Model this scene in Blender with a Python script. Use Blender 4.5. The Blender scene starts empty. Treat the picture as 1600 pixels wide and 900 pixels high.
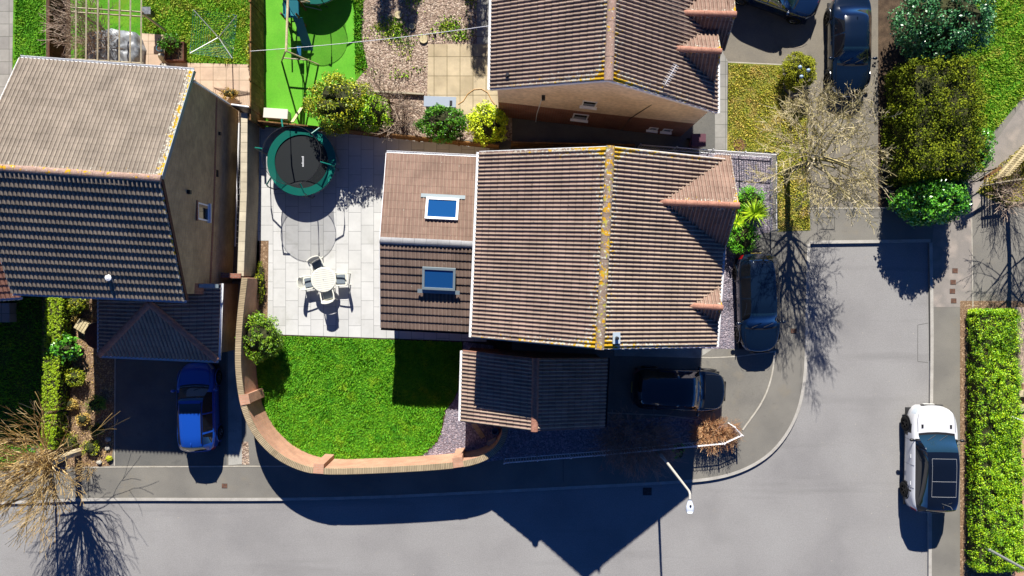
import bpy, bmesh, math, random
import numpy as np
from mathutils import Vector, Matrix
random.seed(7); RNG = np.random.default_rng(7)
R = math.radians
SC = bpy.context.scene
COL = SC.collection
CAMH = 33.0
PXM = 1080.0 / CAMH

# ---------------------------------------------------------------- camera, sky, sun, exposure
cam_d = bpy.data.cameras.new('camera'); cam = bpy.data.objects.new('camera', cam_d); COL.objects.link(cam)
cam.location = (0, 0, CAMH); cam.rotation_euler = (0, 0, 0)
cam_d.sensor_width = 36; cam_d.lens = 36 * 1080 / 1600; cam_d.clip_start = .1; cam_d.clip_end = 3000
SC.camera = cam
SUN_EL = 34.0; SHADOW_DRIFT = 1.6
wd = bpy.data.worlds.new('World'); SC.world = wd; wd.use_nodes = True
nt = wd.node_tree; bg = nt.nodes['Background']
sk = nt.nodes.new('ShaderNodeTexSky'); sk.sky_type = 'NISHITA'; sk.sun_disc = False
sk.sun_elevation = R(SUN_EL); sk.sun_rotation = R(-SHADOW_DRIFT); sk.air_density = .45; sk.dust_density = .0; sk.ozone_density = 6.0; sk.altitude = 1500
tint = nt.nodes.new('ShaderNodeVectorMath'); tint.operation = 'MULTIPLY'; tint.inputs[1].default_value = (.55, 1.0, 1.55)
nt.links.new(sk.outputs[0], tint.inputs[0]); nt.links.new(tint.outputs[0], bg.inputs[0]); bg.inputs[1].default_value = .05
sd = bpy.data.lights.new('sun', 'SUN'); so = bpy.data.objects.new('sun', sd); COL.objects.link(so)
sd.energy = 5.0; sd.angle = R(.5); sd.color = (1, .955, .88)
_d = Vector((math.sin(R(SHADOW_DRIFT)) * math.cos(R(SUN_EL)), -math.cos(R(SHADOW_DRIFT)) * math.cos(R(SUN_EL)), -math.sin(R(SUN_EL))))
so.rotation_euler = _d.to_track_quat('-Z', 'Y').to_euler(); so.location = (0, 20, 30)
SC.view_settings.view_transform = 'Standard'; SC.view_settings.look = 'None'
SC.view_settings.gamma = 1; SC.view_settings.use_curve_mapping = False
SC.view_settings.exposure = .98

# ---------------------------------------------------------------- helpers
def W(px, py, h=0.0):
    f = (CAMH - h) / 1080.0
    return ((px - 800) * f, (450 - py) * f, h)
def W2(px, py, h=0.0): return W(px, py, h)[:2]

def lin(c):
    return tuple(((v / 255) / 12.92 if v / 255 <= .04045 else ((v / 255 + .055) / 1.055) ** 2.4) for v in c)

MATS = {}
def mat(name, c1, c2=None, c3=None, scale=3.0, fine=60.0, fineamt=.25, rough=.85, bump=.0, bscale=40., metal=0., spec=.3, coat=0., island=0., lo=.35, hi=.65):
    """two/three tone procedural material from layered noise; colours are linear albedo"""
    m = bpy.data.materials.new(name); m.use_nodes = True; MATS[name] = m
    n = m.node_tree.nodes; l = m.node_tree.links; p = n['Principled BSDF']
    p.inputs['Roughness'].default_value = rough; p.inputs['Metallic'].default_value = metal
    p.inputs['Specular IOR Level'].default_value = spec
    if coat: p.inputs['Coat Weight'].default_value = coat; p.inputs['Coat Roughness'].default_value = .03
    tc = n.new('ShaderNodeTexCoord')
    def noise(s, d=4):
        t = n.new('ShaderNodeTexNoise'); t.inputs['Scale'].default_value = s; t.inputs['Detail'].default_value = d
        l.new(tc.outputs['Object'], t.inputs['Vector']); return t
    c2 = c2 or tuple(v * .85 for v in c1)
    rp = n.new('ShaderNodeValToRGB'); e = rp.color_ramp.elements
    e[0].position = lo; e[1].position = hi; e[0].color = (*c1, 1); e[1].color = (*c2, 1)
    if c3: x = e.new((lo + hi) / 2); x.color = (*c3, 1)
    if island:
        g = n.new('ShaderNodeNewGeometry'); nz = noise(scale)
        mx = n.new('ShaderNodeMix'); mx.inputs[0].default_value = island
        l.new(nz.outputs['Fac'], mx.inputs[2]); l.new(g.outputs['Random Per Island'], mx.inputs[3]); l.new(mx.outputs[0], rp.inputs[0])
    else:
        l.new(noise(scale).outputs['Fac'], rp.inputs[0])
    out = rp.outputs[0]
    if fineamt:
        f = noise(fine, 3); mr = n.new('ShaderNodeMapRange'); mr.inputs[1].default_value = .3; mr.inputs[2].default_value = .7
        mr.inputs[3].default_value = 1 - fineamt; mr.inputs[4].default_value = 1 + fineamt
        l.new(f.outputs['Fac'], mr.inputs[0])
        vm = n.new('ShaderNodeVectorMath'); vm.operation = 'SCALE'; l.new(out, vm.inputs[0]); l.new(mr.outputs[0], vm.inputs['Scale']); out = vm.outputs[0]
    l.new(out, p.inputs['Base Color'])
    if bump:
        b = n.new('ShaderNodeBump'); b.inputs['Strength'].default_value = bump; b.inputs['Distance'].default_value = .02
        l.new(noise(bscale, 4).outputs['Fac'], b.inputs['Height']); l.new(b.outputs[0], p.inputs['Normal'])
    m['_out'] = 1
    return m

def brickmat(name, c1, c2, mortar, bw, bh, ms=.01, rough=.9, offset=.5, off_freq=2, rot=0., dirt=.25, bump=.4, bias=0.):
    m = bpy.data.materials.new(name); m.use_nodes = True; MATS[name] = m
    n = m.node_tree.nodes; l = m.node_tree.links; p = n['Principled BSDF']; p.inputs['Roughness'].default_value = rough
    p.inputs['Specular IOR Level'].default_value = .25
    uv = n.new('ShaderNodeUVMap'); uv.uv_map = 'UVMap'
    mp = n.new('ShaderNodeMapping'); mp.inputs['Rotation'].default_value = (0, 0, rot); l.new(uv.outputs[0], mp.inputs[0])
    b = n.new('ShaderNodeTexBrick'); b.inputs['Scale'].default_value = 1; b.offset = offset; b.offset_frequency = off_freq
    b.inputs['Brick Width'].default_value = bw; b.inputs['Row Height'].default_value = bh; b.inputs['Mortar Size'].default_value = ms
    b.inputs['Mortar Smooth'].default_value = .1; b.inputs['Bias'].default_value = bias
    b.inputs['Color1'].default_value = (*c1, 1); b.inputs['Color2'].default_value = (*c2, 1); b.inputs['Mortar'].default_value = (*mortar, 1)
    l.new(mp.outputs[0], b.inputs['Vector'])
    tc = n.new('ShaderNodeTexCoord'); nz = n.new('ShaderNodeTexNoise'); nz.inputs['Scale'].default_value = 1.3; nz.inputs['Detail'].default_value = 6; nz.inputs['Roughness'].default_value = .65
    l.new(tc.outputs['Object'], nz.inputs['Vector'])
    mr = n.new('ShaderNodeMapRange'); mr.inputs[1].default_value = .3; mr.inputs[2].default_value = .7; mr.inputs[3].default_value = 1 - dirt; mr.inputs[4].default_value = 1 + dirt * .6
    l.new(nz.outputs['Fac'], mr.inputs[0])
    vm = n.new('ShaderNodeVectorMath'); vm.operation = 'SCALE'; l.new(b.outputs['Color'], vm.inputs[0]); l.new(mr.outputs[0], vm.inputs['Scale'])
    l.new(vm.outputs[0], p.inputs['Base Color'])
    bp = n.new('ShaderNodeBump'); bp.invert = True; bp.inputs['Strength'].default_value = bump; bp.inputs['Distance'].default_value = .01
    l.new(b.outputs['Fac'], bp.inputs['Height']); l.new(bp.outputs[0], p.inputs['Normal'])
    return m

def tilemat(name, c1, c2, roll, lichen=(.45, .27, .01), lich=.0, ridgelich=0., gut=1.0):
    """roof tiles: uv = (tile column, course); white noise per tile, rolls a little paler, lichen blotches of their own shape"""
    m = bpy.data.materials.new(name); m.use_nodes = True; MATS[name] = m
    n = m.node_tree.nodes; l = m.node_tree.links; p = n['Principled BSDF']; p.inputs['Roughness'].default_value = .88; p.inputs['Specular IOR Level'].default_value = .25
    uv = n.new('ShaderNodeUVMap'); uv.uv_map = 'UVMap'
    sp = n.new('ShaderNodeSeparateXYZ'); l.new(uv.outputs[0], sp.inputs[0])
    def math_(op, a, b=None):
        k = n.new('ShaderNodeMath'); k.operation = op
        for i, v in enumerate((a, b)):
            if v is None: continue
            if isinstance(v, (int, float)): k.inputs[i].default_value = v
            else: l.new(v, k.inputs[i])
        return k.outputs[0]
    u, v = sp.outputs[0], sp.outputs[1]
    fy = math_('FLOOR', v); half = math_('MULTIPLY', u, .5)
    fx = math_('FLOOR', half)
    cb = n.new('ShaderNodeCombineXYZ'); l.new(fx, cb.inputs[0]); l.new(fy, cb.inputs[1])
    wn = n.new('ShaderNodeTexWhiteNoise'); wn.noise_dimensions = '2D'; l.new(cb.outputs[0], wn.inputs['Vector'])
    rp = n.new('ShaderNodeValToRGB'); rp.color_ramp.elements[0].color = (*c1, 1); rp.color_ramp.elements[1].color = (*c2, 1)
    l.new(wn.outputs[0], rp.inputs[0])
    # roll colour
    fr = math_('FRACT', u); on = math_('GREATER_THAN', fr, .52)
    mx = n.new('ShaderNodeMix'); mx.data_type = 'RGBA'; l.new(on, mx.inputs[0]); l.new(rp.outputs[0], mx.inputs[6]); mx.inputs[7].default_value = (*roll, 1)
    # joint between tiles
    fh = math_('FRACT', half); j = math_('MAXIMUM', math_('LESS_THAN', fh, .03), math_('MULTIPLY', math_('LESS_THAN', math_('FRACT', v), .09), .5))
    mj = n.new('ShaderNodeMix'); mj.data_type = 'RGBA'; l.new(math_('MULTIPLY', j, .6), mj.inputs[0]); l.new(mx.outputs[2], mj.inputs[6]); mj.inputs[7].default_value = (c1[0] * .3, c1[1] * .3, c1[2] * .3, 1)
    tc = n.new('ShaderNodeTexCoord')
    nz = n.new('ShaderNodeTexNoise'); nz.inputs['Scale'].default_value = .9; nz.inputs['Detail'].default_value = 7; nz.inputs['Roughness'].default_value = .7
    l.new(tc.outputs['Object'], nz.inputs['Vector'])
    mr = n.new('ShaderNodeMapRange'); mr.inputs[1].default_value = .3; mr.inputs[2].default_value = .7; mr.inputs[3].default_value = .72; mr.inputs[4].default_value = 1.25
    l.new(nz.outputs['Fac'], mr.inputs[0])
    vm = n.new('ShaderNodeVectorMath'); vm.operation = 'SCALE'; l.new(mj.outputs[2], vm.inputs[0]); l.new(mr.outputs[0], vm.inputs['Scale'])
    out = vm.outputs[0]
    out0 = out
    def blot(scale, th, col, prev, attr=None):
        k = n.new('ShaderNodeTexNoise'); k.inputs['Scale'].default_value = scale; k.inputs['Detail'].default_value = 3
        l.new(tc.outputs['Object'], k.inputs['Vector'])
        f = k.outputs['Fac']
        if attr:
            a = n.new('ShaderNodeAttribute'); a.attribute_name = attr
            f = math_('ADD', f, math_('MULTIPLY', a.outputs['Fac'], .34))
        g = math_('GREATER_THAN', f, th)
        q = n.new('ShaderNodeMix'); q.data_type = 'RGBA'; l.new(g, q.inputs[0]); l.new(prev, q.inputs[6]); q.inputs[7].default_value = (*col, 1)
        return q.outputs[2]
    out = blot(11, .735, (.42, .40, .33), out, 'edge'); out = blot(9, .72 - lich, (.07, .05, .03), out)
    out = blot(6.5, .80, lichen, out, 'edge')
    l.new(out, p.inputs['Base Color'])
    b = n.new('ShaderNodeBump'); b.inputs['Strength'].default_value = .35; b.inputs['Distance'].default_value = .01
    k = n.new('ShaderNodeTexNoise'); k.inputs['Scale'].default_value = 60; l.new(tc.outputs['Object'], k.inputs['Vector']); l.new(k.outputs['Fac'], b.inputs['Height']); l.new(b.outputs[0], p.inputs['Normal'])
    return m

def plain(name, c, rough=.5, metal=0., spec=.5, coat=0., alpha=1., emit=0.):
    m = bpy.data.materials.new(name); m.use_nodes = True; MATS[name] = m
    p = m.node_tree.nodes['Principled BSDF']; p.inputs['Base Color'].default_value = (*c, 1)
    p.inputs['Roughness'].default_value = rough; p.inputs['Metallic'].default_value = metal; p.inputs['Specular IOR Level'].default_value = spec
    if coat: p.inputs['Coat Weight'].default_value = coat; p.inputs['Coat Roughness'].default_value = .02
    p.inputs['Alpha'].default_value = alpha
    return m

# ---------------------------------------------------------------- objects
ROOT = {}
def tag(o, label=None, cat=None, group=None, kind=None):
    if label: o['label'] = label
    if cat: o['category'] = cat
    if group: o['group'] = group
    if kind: o['kind'] = kind
    return o
def thing(name, label, cat, loc=(0, 0, 0), rz=0., group=None):
    o = bpy.data.objects.new(name, None); COL.objects.link(o); o.empty_display_size = .2
    loc = (loc[0], loc[1], loc[2] if len(loc) > 2 else 0.)
    o.location = loc; o.rotation_euler = (0, 0, rz); ROOT[o.name] = (Vector(loc), rz)
    return tag(o, label, cat, group)
def link(name, me, m, parent=None, world=False, smooth=False):
    """world=True: the mesh was built in world coordinates and is moved into its parent's frame"""
    o = bpy.data.objects.new(name, me); COL.objects.link(o)
    if m: me.materials.append(MATS[m] if isinstance(m, str) else m)
    if parent is not None:
        o.parent = parent
        L, rz = ROOT[parent.name]; ROOT[o.name] = (L, rz)
        if world: me.transform(Matrix.Rotation(-rz, 4, 'Z') @ Matrix.Translation(-L))
    if smooth: me.shade_smooth()
    return o
def boxuv(me):
    if me.uv_layers: return
    nl = len(me.loops)
    if nl == 0: return
    uv = me.uv_layers.new(name='UVMap')
    co = np.zeros(len(me.vertices) * 3); me.vertices.foreach_get('co', co); co = co.reshape(-1, 3)
    out = np.zeros((nl, 2))
    for p in me.polygons:
        nx, ny, nz = p.normal
        idx = [me.loops[i].vertex_index for i in p.loop_indices]; c = co[idx]
        if abs(nz) > .7: out[p.loop_start:p.loop_start + p.loop_total] = c[:, :2]
        else:
            t = math.hypot(nx, ny) or 1; tx, ty = -ny / t, nx / t
            out[p.loop_start:p.loop_start + p.loop_total, 0] = c[:, 0] * tx + c[:, 1] * ty
            out[p.loop_start:p.loop_start + p.loop_total, 1] = c[:, 2]
    uv.data.foreach_set('uv', out.ravel())

class MB:
    def __init__(s): s.v = []; s.f = []
    def add(s, vs, fs):
        b = len(s.v); s.v += [tuple(x) for x in vs]; s.f += [tuple(b + i for i in f) for f in fs]; return s
    def box(s, c, d, rz=0., tilt=None):
        hx, hy, hz = d[0] / 2, d[1] / 2, d[2] / 2
        M = Matrix.Rotation(rz, 3, 'Z')
        if tilt is not None: M = tilt
        vs = [Vector(c) + M @ Vector((x * hx, y * hy, z * hz)) for z in (-1, 1) for x, y in ((-1, -1), (1, -1), (1, 1), (-1, 1))]
        return s.add(vs, [(3, 2, 1, 0), (4, 5, 6, 7), (0, 1, 5, 4), (1, 2, 6, 5), (2, 3, 7, 6), (3, 0, 4, 7)])
    def bbox(s, x0, y0, z0, x1, y1, z1): return s.box(((x0 + x1) / 2, (y0 + y1) / 2, (z0 + z1) / 2), (x1 - x0, y1 - y0, z1 - z0))
    def prism(s, poly, z0, z1):
        a = sum(poly[i][0] * poly[(i + 1) % len(poly)][1] - poly[(i + 1) % len(poly)][0] * poly[i][1] for i in range(len(poly)))
        if a < 0: poly = poly[::-1]
        n = len(poly); vs = [(p[0], p[1], z0) for p in poly] + [(p[0], p[1], z1) for p in poly]
        return s.add(vs, [tuple(range(n - 1, -1, -1)), tuple(range(n, 2 * n))] + [(i, (i + 1) % n, n + (i + 1) % n, n + i) for i in range(n)])
    def sheet(s, poly, z):
        a = sum(poly[i][0] * poly[(i + 1) % len(poly)][1] - poly[(i + 1) % len(poly)][0] * poly[i][1] for i in range(len(poly)))
        if a < 0: poly = poly[::-1]
        return s.add([(p[0], p[1], z) for p in poly], [tuple(range(len(poly)))])
    def solid(s, quad, th):
        """thick plate from 3 or 4 points, extruded down its normal"""
        q = [Vector(p) for p in quad]; nn = (q[1] - q[0]).cross(q[2] - q[0]).normalized(); n = len(q)
        vs = q + [p - nn * th for p in q]
        return s.add(vs, [tuple(range(n)), tuple(range(2 * n - 1, n - 1, -1))] + [(i, n + i, n + (i + 1) % n, (i + 1) % n) for i in range(n)])
    def tube(s, pts, r, n=6, cap=True):
        pts = [Vector(p) for p in pts]; k = len(pts); rs = r if isinstance(r, (list, tuple)) else [r] * k
        vs = []; up = Vector((0, 0, 1))
        for i, p in enumerate(pts):
            d = (pts[min(i + 1, k - 1)] - pts[max(i - 1, 0)])
            d = d.normalized() if d.length > 1e-9 else Vector((0, 0, 1))
            a = d.cross(up); a = a.normalized() if a.length > .05 else d.cross(Vector((1, 0, 0))).normalized()
            b = d.cross(a)
            vs += [p + (a * math.cos(2 * math.pi * j / n) + b * math.sin(2 * math.pi * j / n)) * rs[i] for j in range(n)]
        fs = [(i * n + j, (i + 1) * n + j, (i + 1) * n + (j + 1) % n, i * n + (j + 1) % n) for i in range(k - 1) for j in range(n)]
        if cap: fs += [tuple(range(n)), tuple(range(k * n - 1, (k - 1) * n - 1, -1))]
        return s.add(vs, fs)
    def lathe(s, prof, c=(0, 0, 0), n=24, M=None):
        vs = []
        for r, z in prof:
            for j in range(n):
                p = Vector((r * math.cos(2 * math.pi * j / n), r * math.sin(2 * math.pi * j / n), z))
                if M is not None: p = M @ p
                vs.append(Vector(c) + p)
        k = len(prof)
        fs = [(i * n + j, i * n + (j + 1) % n, (i + 1) * n + (j + 1) % n, (i + 1) * n + j) for i in range(k - 1) for j in range(n)]
        return s.add(vs, fs)
    def blob(s, c, r, n=12, k=8, wob=0.):
        vs = []; ph = random.random() * 9
        for i in range(k + 1):
            th = math.pi * i / k
            for j in range(n):
                a = 2 * math.pi * j / n
                w = 1 + wob * (math.sin(3 * a + ph + i) * .5 + math.sin(5 * a - ph + 2 * th) * .5)
                vs.append((c[0] + r[0] * w * math.sin(th) * math.cos(a), c[1] + r[1] * w * math.sin(th) * math.sin(a), c[2] + r[2] * w * math.cos(th)))
        fs = [(i * n + j, (i + 1) * n + j, (i + 1) * n + (j + 1) % n, i * n + (j + 1) % n) for i in range(k) for j in range(n)]
        return s.add(vs, fs)
    def mesh(s, name):
        me = bpy.data.meshes.new(name); me.from_pydata(s.v, [], s.f); me.update(); return me
    def build(s, name, m, parent=None, world=True, smooth=False, bevel=0.):
        me = s.mesh(name)
        if bevel:
            bm = bmesh.new(); bm.from_mesh(me); bmesh.ops.remove_doubles(bm, verts=bm.verts, dist=1e-5)
            bmesh.ops.bevel(bm, geom=[e for e in bm.edges if len(e.link_faces) == 2 and e.calc_face_angle(0) > .6], offset=bevel, segments=2, affect='EDGES', clamp_overlap=True)
            bm.to_mesh(me); bm.free()
        boxuv(me)
        return link(name, me, m, parent, world, smooth)

def offset_path(P, d):
    out = []
    for i in range(len(P)):
        a = Vector(P[max(i - 1, 0)][:2]); b = Vector(P[min(i + 1, len(P) - 1)][:2]); t = (b - a).normalized(); nrm = Vector((-t.y, t.x))
        out.append((P[i][0] + nrm.x * d, P[i][1] + nrm.y * d))
    return out
def smooth_path(P, it=2):
    for _ in range(it):
        Q = [P[0]]
        for a, b in zip(P[:-1], P[1:]):
            Q += [tuple(a[k] * .75 + b[k] * .25 for k in range(len(a))), tuple(a[k] * .25 + b[k] * .75 for k in range(len(a)))]
        P = Q + [P[-1]]
    return P
def ribbon(P, d0, d1, z0, z1, name, m, parent=None, world=True):
    """solid strip following a 2D path between side offsets d0<d1; u runs along the path"""
    A = offset_path(P, d0); B = offset_path(P, d1); n = len(P)
    vs = [(a[0], a[1], z0) for a in A] + [(b[0], b[1], z0) for b in B] + [(a[0], a[1], z1) for a in A] + [(b[0], b[1], z1) for b in B]
    L = [0]
    for i in range(n - 1): L.append(L[-1] + math.hypot(P[i + 1][0] - P[i][0], P[i + 1][1] - P[i][1]))
    fs = []; uvs = []
    for i in range(n - 1):
        j = i + 1
        fs.append((2 * n + i, 2 * n + j, 3 * n + j, 3 * n + i)); uvs += [(L[i], 0), (L[j], 0), (L[j], d1 - d0), (L[i], d1 - d0)]
        fs.append((i, j, 2 * n + j, 2 * n + i)); uvs += [(L[i], z0), (L[j], z0), (L[j], z1), (L[i], z1)]
        fs.append((n + j, n + i, 3 * n + i, 3 * n + j)); uvs += [(L[j], z0), (L[i], z0), (L[i], z1), (L[j], z1)]
        fs.append((n + i, n + j, j, i)); uvs += [(0, 0)] * 4
    fs += [(0, 2 * n, 3 * n, n), (n - 1, 2 * n - 1, 4 * n - 1, 3 * n - 1)]; uvs += [(0, z0), (0, z1), (d1 - d0, z1), (d1 - d0, z0), (0, z0), (d1 - d0, z0), (d1 - d0, z1), (0, z1)]
    me = bpy.data.meshes.new(name); me.from_pydata(vs, [], fs)
    bm = bmesh.new(); bm.from_mesh(me); bm.free()
    uv = me.uv_layers.new(name='UVMap'); uv.data.foreach_set('uv', [c for p in uvs for c in p]); me.update()
    bm = bmesh.new(); bm.from_mesh(me); bmesh.ops.recalc_face_normals(bm, faces=bm.faces); bm.to_mesh(me); bm.free()
    return link(name, me, m, parent, world)

# ---------------------------------------------------------------- foliage
def leafmesh(P, Nn, size, aspect=.6, curl=True):
    """one quad per leaf: P positions (n,3), Nn facing (n,3), size (n,)"""
    n = len(P); rnd = RNG.normal(size=(n, 3)); a = np.cross(Nn, rnd); a /= np.linalg.norm(a, axis=1, keepdims=True) + 1e-9
    b = np.cross(Nn, a); b /= np.linalg.norm(b, axis=1, keepdims=True) + 1e-9
    s = size[:, None] * .5; q = s * aspect
    V = np.stack([P - a * s, P + b * q, P + a * s, P - b * q], 1).reshape(-1, 3)
    return V
def meshquads(name, V, k=4):
    nf = len(V) // k; me = bpy.data.meshes.new(name); me.vertices.add(len(V)); me.vertices.foreach_set('co', V.ravel())
    me.loops.add(len(V)); me.loops.foreach_set('vertex_index', np.arange(len(V))); me.polygons.add(nf)
    me.polygons.foreach_set('loop_start', np.arange(nf) * k); me.update(calc_edges=True); return me
def unit(v): return v / (np.linalg.norm(v, axis=-1, keepdims=True) + 1e-9)
def clumps(C, r, per, leaf, up=.35, flat=1., rndn=.7, squash=.8):
    C = np.asarray(C, float); n = len(C) * per
    rr = r * RNG.uniform(.7, 1.25, len(C))
    D = unit(RNG.normal(size=(n, 3))); rad = np.repeat(rr, per) * RNG.uniform(.55, 1.05, n)
    P = np.repeat(C, per, 0) + D * rad[:, None] * np.array([1, 1, squash])
    N = unit(D + np.array([0, 0, up]) + RNG.normal(size=(n, 3)) * rndn)
    S = leaf * RNG.uniform(.6, 1.3, n)
    return P, N, S
def ellip_pts(c, r, n, shell=.82, zmin=.05, top=.25):
    out = []
    while len(out) < n:
        d = RNG.normal(size=3); d /= np.linalg.norm(d)
        if d[2] < -.75: continue
        k = RNG.uniform(shell, 1.0) * (1 + .12 * math.sin(d[0] * 5 + c[0] * 3) * math.cos(d[1] * 4 + c[1] * 2))
        p = np.array(c) + d * np.array(r) * k
        if p[2] < zmin: continue
        out.append(p)
    return np.array(out)
def shrub(name, label, cat, px, py, r, h, m, core, nclump=90, cr=.2, per=30, leaf=.07, group=None, asp=.6, mix=None, shape=None, part='foliage', up=.35):
    """px,py = where its base stands (ground pixel); r = (rx, ry); h height"""
    x, y = W2(px, py); t = thing(name, label, cat, (x, y, 0), 0, group)
    c = (0, 0, h * .52); rad = (max(r[0] - cr * .7, .05), max(r[1] - cr * .7, .05), max(h * .48 - cr * .5, .05))
    C = ellip_pts(c, rad, nclump)
    P, N, S = clumps(C, cr, per, leaf, up=up)
    P[:, 2] = np.maximum(P[:, 2], .02)
    link(part, meshquads(part, leafmesh(P, N, S, asp)), m, t)
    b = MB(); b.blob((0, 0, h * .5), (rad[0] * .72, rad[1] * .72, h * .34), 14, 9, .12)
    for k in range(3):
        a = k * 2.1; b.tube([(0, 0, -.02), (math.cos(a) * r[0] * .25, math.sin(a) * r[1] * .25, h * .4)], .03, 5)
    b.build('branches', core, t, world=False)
    return t
def hedge(name, label, px0, py0, px1, py1, h, m, core, wob=.08, dens=34, cr=.2, per=24, leaf=.06, group=None, quad=None, round_=.0, up=.35, asp=.6, cat='hedge'):
    """box of foliage over the ground rectangle given by pixels (or a ground quad)"""
    if quad is None: quad = [W2(px0, py0), W2(px1, py0), W2(px1, py1), W2(px0, py1)]
    q = np.array(quad); cen = q.mean(0); t = thing(name, label, cat, (cen[0], cen[1], 0), 0, group); q = q - cen
    e = q.copy(); inner = q * np.clip(1 - cr * .6 / (np.linalg.norm(q, axis=1, keepdims=True) + .01), .2, 1)
    pts = []
    def bil(u, v): return (inner[0] * (1 - u) + inner[1] * u) * (1 - v) + (inner[3] * (1 - u) + inner[2] * u) * v
    area = abs(np.linalg.norm(q[1] - q[0]) * np.linalg.norm(q[3] - q[0])); per_ = 2 * (np.linalg.norm(q[1] - q[0]) + np.linalg.norm(q[3] - q[0]))
    for i in range(int(area * dens)):
        u, v = RNG.random(2); p = bil(u, v)
        ed = min(u, 1 - u, 1e9) * np.linalg.norm(q[1] - q[0]); ev = min(v, 1 - v) * np.linalg.norm(q[3] - q[0]); d = min(ed, ev)
        drop = round_ * max(0, 1 - d / .6) ** 2
        z = h - cr * .8 - drop + wob * (math.sin(p[0] * 2.3 + p[1] * 1.1) + math.sin(p[1] * 2.9 - p[0])) * .5 + RNG.uniform(-wob, wob)
        pts.append((p[0], p[1], z))
    for i in range(int(per_ * h * dens * .6)):
        k = RNG.integers(4); f = RNG.random(); p = inner[k] * (1 - f) + inner[(k + 1) % 4] * f
        pts.append((p[0], p[1], RNG.uniform(.12, h - cr - round_ * .5)))
    P, N, S = clumps(np.array(pts), cr, per, leaf, up=up)
    link('foliage', meshquads('foliage', leafmesh(P, N, S, asp)), m, t)
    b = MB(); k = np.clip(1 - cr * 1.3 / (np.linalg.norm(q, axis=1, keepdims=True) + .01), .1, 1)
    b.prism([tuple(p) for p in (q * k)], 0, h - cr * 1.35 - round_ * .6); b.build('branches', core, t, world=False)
    return t

# ---------------------------------------------------------------- bare trees
class Twigs:
    def __init__(s): s.mb = MB(); s.n = 0
    def grow(s, p, d, L, r, depth, spread=.6, up=.15, kids=3, wob=.18, seg=3, taper=.55, ratio=.68, minr=.006, n=4):
        pts = [p.copy()]; rs = [r]; q = p.copy(); dd = d.normalized()
        for i in range(seg):
            dd = (dd + Vector([random.uniform(-wob, wob) for _ in range(3)]) + Vector((0, 0, up * .3))).normalized()
            q = q + dd * (L / seg); pts.append(q.copy()); rs.append(r * (1 - (1 - taper) * (i + 1) / seg))
        s.mb.tube(pts, [max(x, minr) for x in rs], n if depth > 2 else 3, cap=False); s.n += 1
        if depth <= 0: return
        k = kids if isinstance(kids, int) else kids[min(len(kids) - 1, depth)]
        for j in range(k):
            f = random.uniform(.35, 1.0) if j < k - 1 else 1.
            i = min(int(f * seg), seg - 1); t = f * seg - i
            b = pts[i].lerp(pts[i + 1], min(t, 1))
            ax = Vector([random.uniform(-1, 1) for _ in range(3)]).cross(dd).normalized()
            ang = random.uniform(.5, 1.2) * spread if j < k - 1 else random.uniform(0, .35) * spread
            nd = Matrix.Rotation(ang, 3, ax) @ dd
            nd.z += up
            s.grow(b, nd, L * ratio * random.uniform(.75, 1.2), rs[i + 1] * .72, depth - 1, spread, up, kids, wob, seg, taper, ratio, minr, n)

# ---------------------------------------------------------------- roofs
def slope(name, A, B, C, D, m, parent, roll=.158, gauge=.32, rh=.050, step=.025, clips=(), edge=None, th=.12):
    """tiled roof slope. A,B = eave ends, D,C = ridge ends above A,B (world). Real rolls and stepped courses."""
    A, B, C, D = map(Vector, (A, B, C, D))
    n = (B - A).cross(D - A).normalized()
    if n.z < 0: n = -n
    Lu = ((B - A).length + (C - D).length) / 2; Lv = ((D - A).length + (C - B).length) / 2
    nu = max(1, round(Lu / roll)); nv = max(1, round(Lv / gauge))
    prof = [(0, 0), (.46, 0), (.54, .8), (.66, 1), (.82, .95), (.94, .15)]
    us = [(i + a, b) for i in range(nu) for a, b in prof] + [(nu, 0)]
    rows = []
    for j in range(nv): rows += [(j, 1.0), (j + 1, 0.0)]
    vs = []; uvs = []; edg = []
    for v, st in rows:
        fv = v / nv
        for u, hgt in us:
            fu = u / nu
            p = (A.lerp(B, fu)).lerp(D.lerp(C, fu), fv) + n * (hgt * rh + st * step)
            vs.append(p); uvs.append((u, v + (.001 if st else -.001)))
            e = 0
            if edge: e = edge(fu, fv)
            edg.append(e)
    k = len(us); fs = [(r * k + i, r * k + i + 1, (r + 1) * k + i + 1, (r + 1) * k + i) for r in range(len(rows) - 1) for i in range(k - 1)]
    bm = bmesh.new(); uvl = bm.loops.layers.uv.new('UVMap'); el = bm.verts.layers.float.new('edge'); bv = [bm.verts.new(p) for p in vs]
    for b, e in zip(bv, edg): b[el] = e
    bm.verts.ensure_lookup_table()
    for f in fs:
        g = bm.faces.new([bv[i] for i in f])
        for lp, i in zip(g.loops, f): lp[uvl].uv = uvs[i]
    # deck below
    a, b_, c, d = [p - n * .012 for p in (A, B, C, D)]; lo = [p - n * th for p in (a, b_, c, d)]
    q = [bm.verts.new(p) for p in (a, b_, c, d, *lo)]
    for f in ((3, 2, 1, 0)[::-1], (4, 5, 6, 7)[::-1], (0, 1, 5, 4), (1, 2, 6, 5), (2, 3, 7, 6), (3, 0, 4, 7)): bm.faces.new([q[i] for i in f])
    for pt, nr in clips:
        bmesh.ops.bisect_plane(bm, geom=bm.verts[:] + bm.edges[:] + bm.faces[:], plane_co=(pt[0], pt[1], 0), plane_no=(nr[0], nr[1], 0), clear_outer=True)
    bmesh.ops.recalc_face_normals(bm, faces=bm.faces)
    # recalculation on an open sheet can flip it: make tiles face up
    me = bpy.data.meshes.new(name); bm.to_mesh(me); bm.free()
    return link(name, me, m, parent, True)
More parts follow.
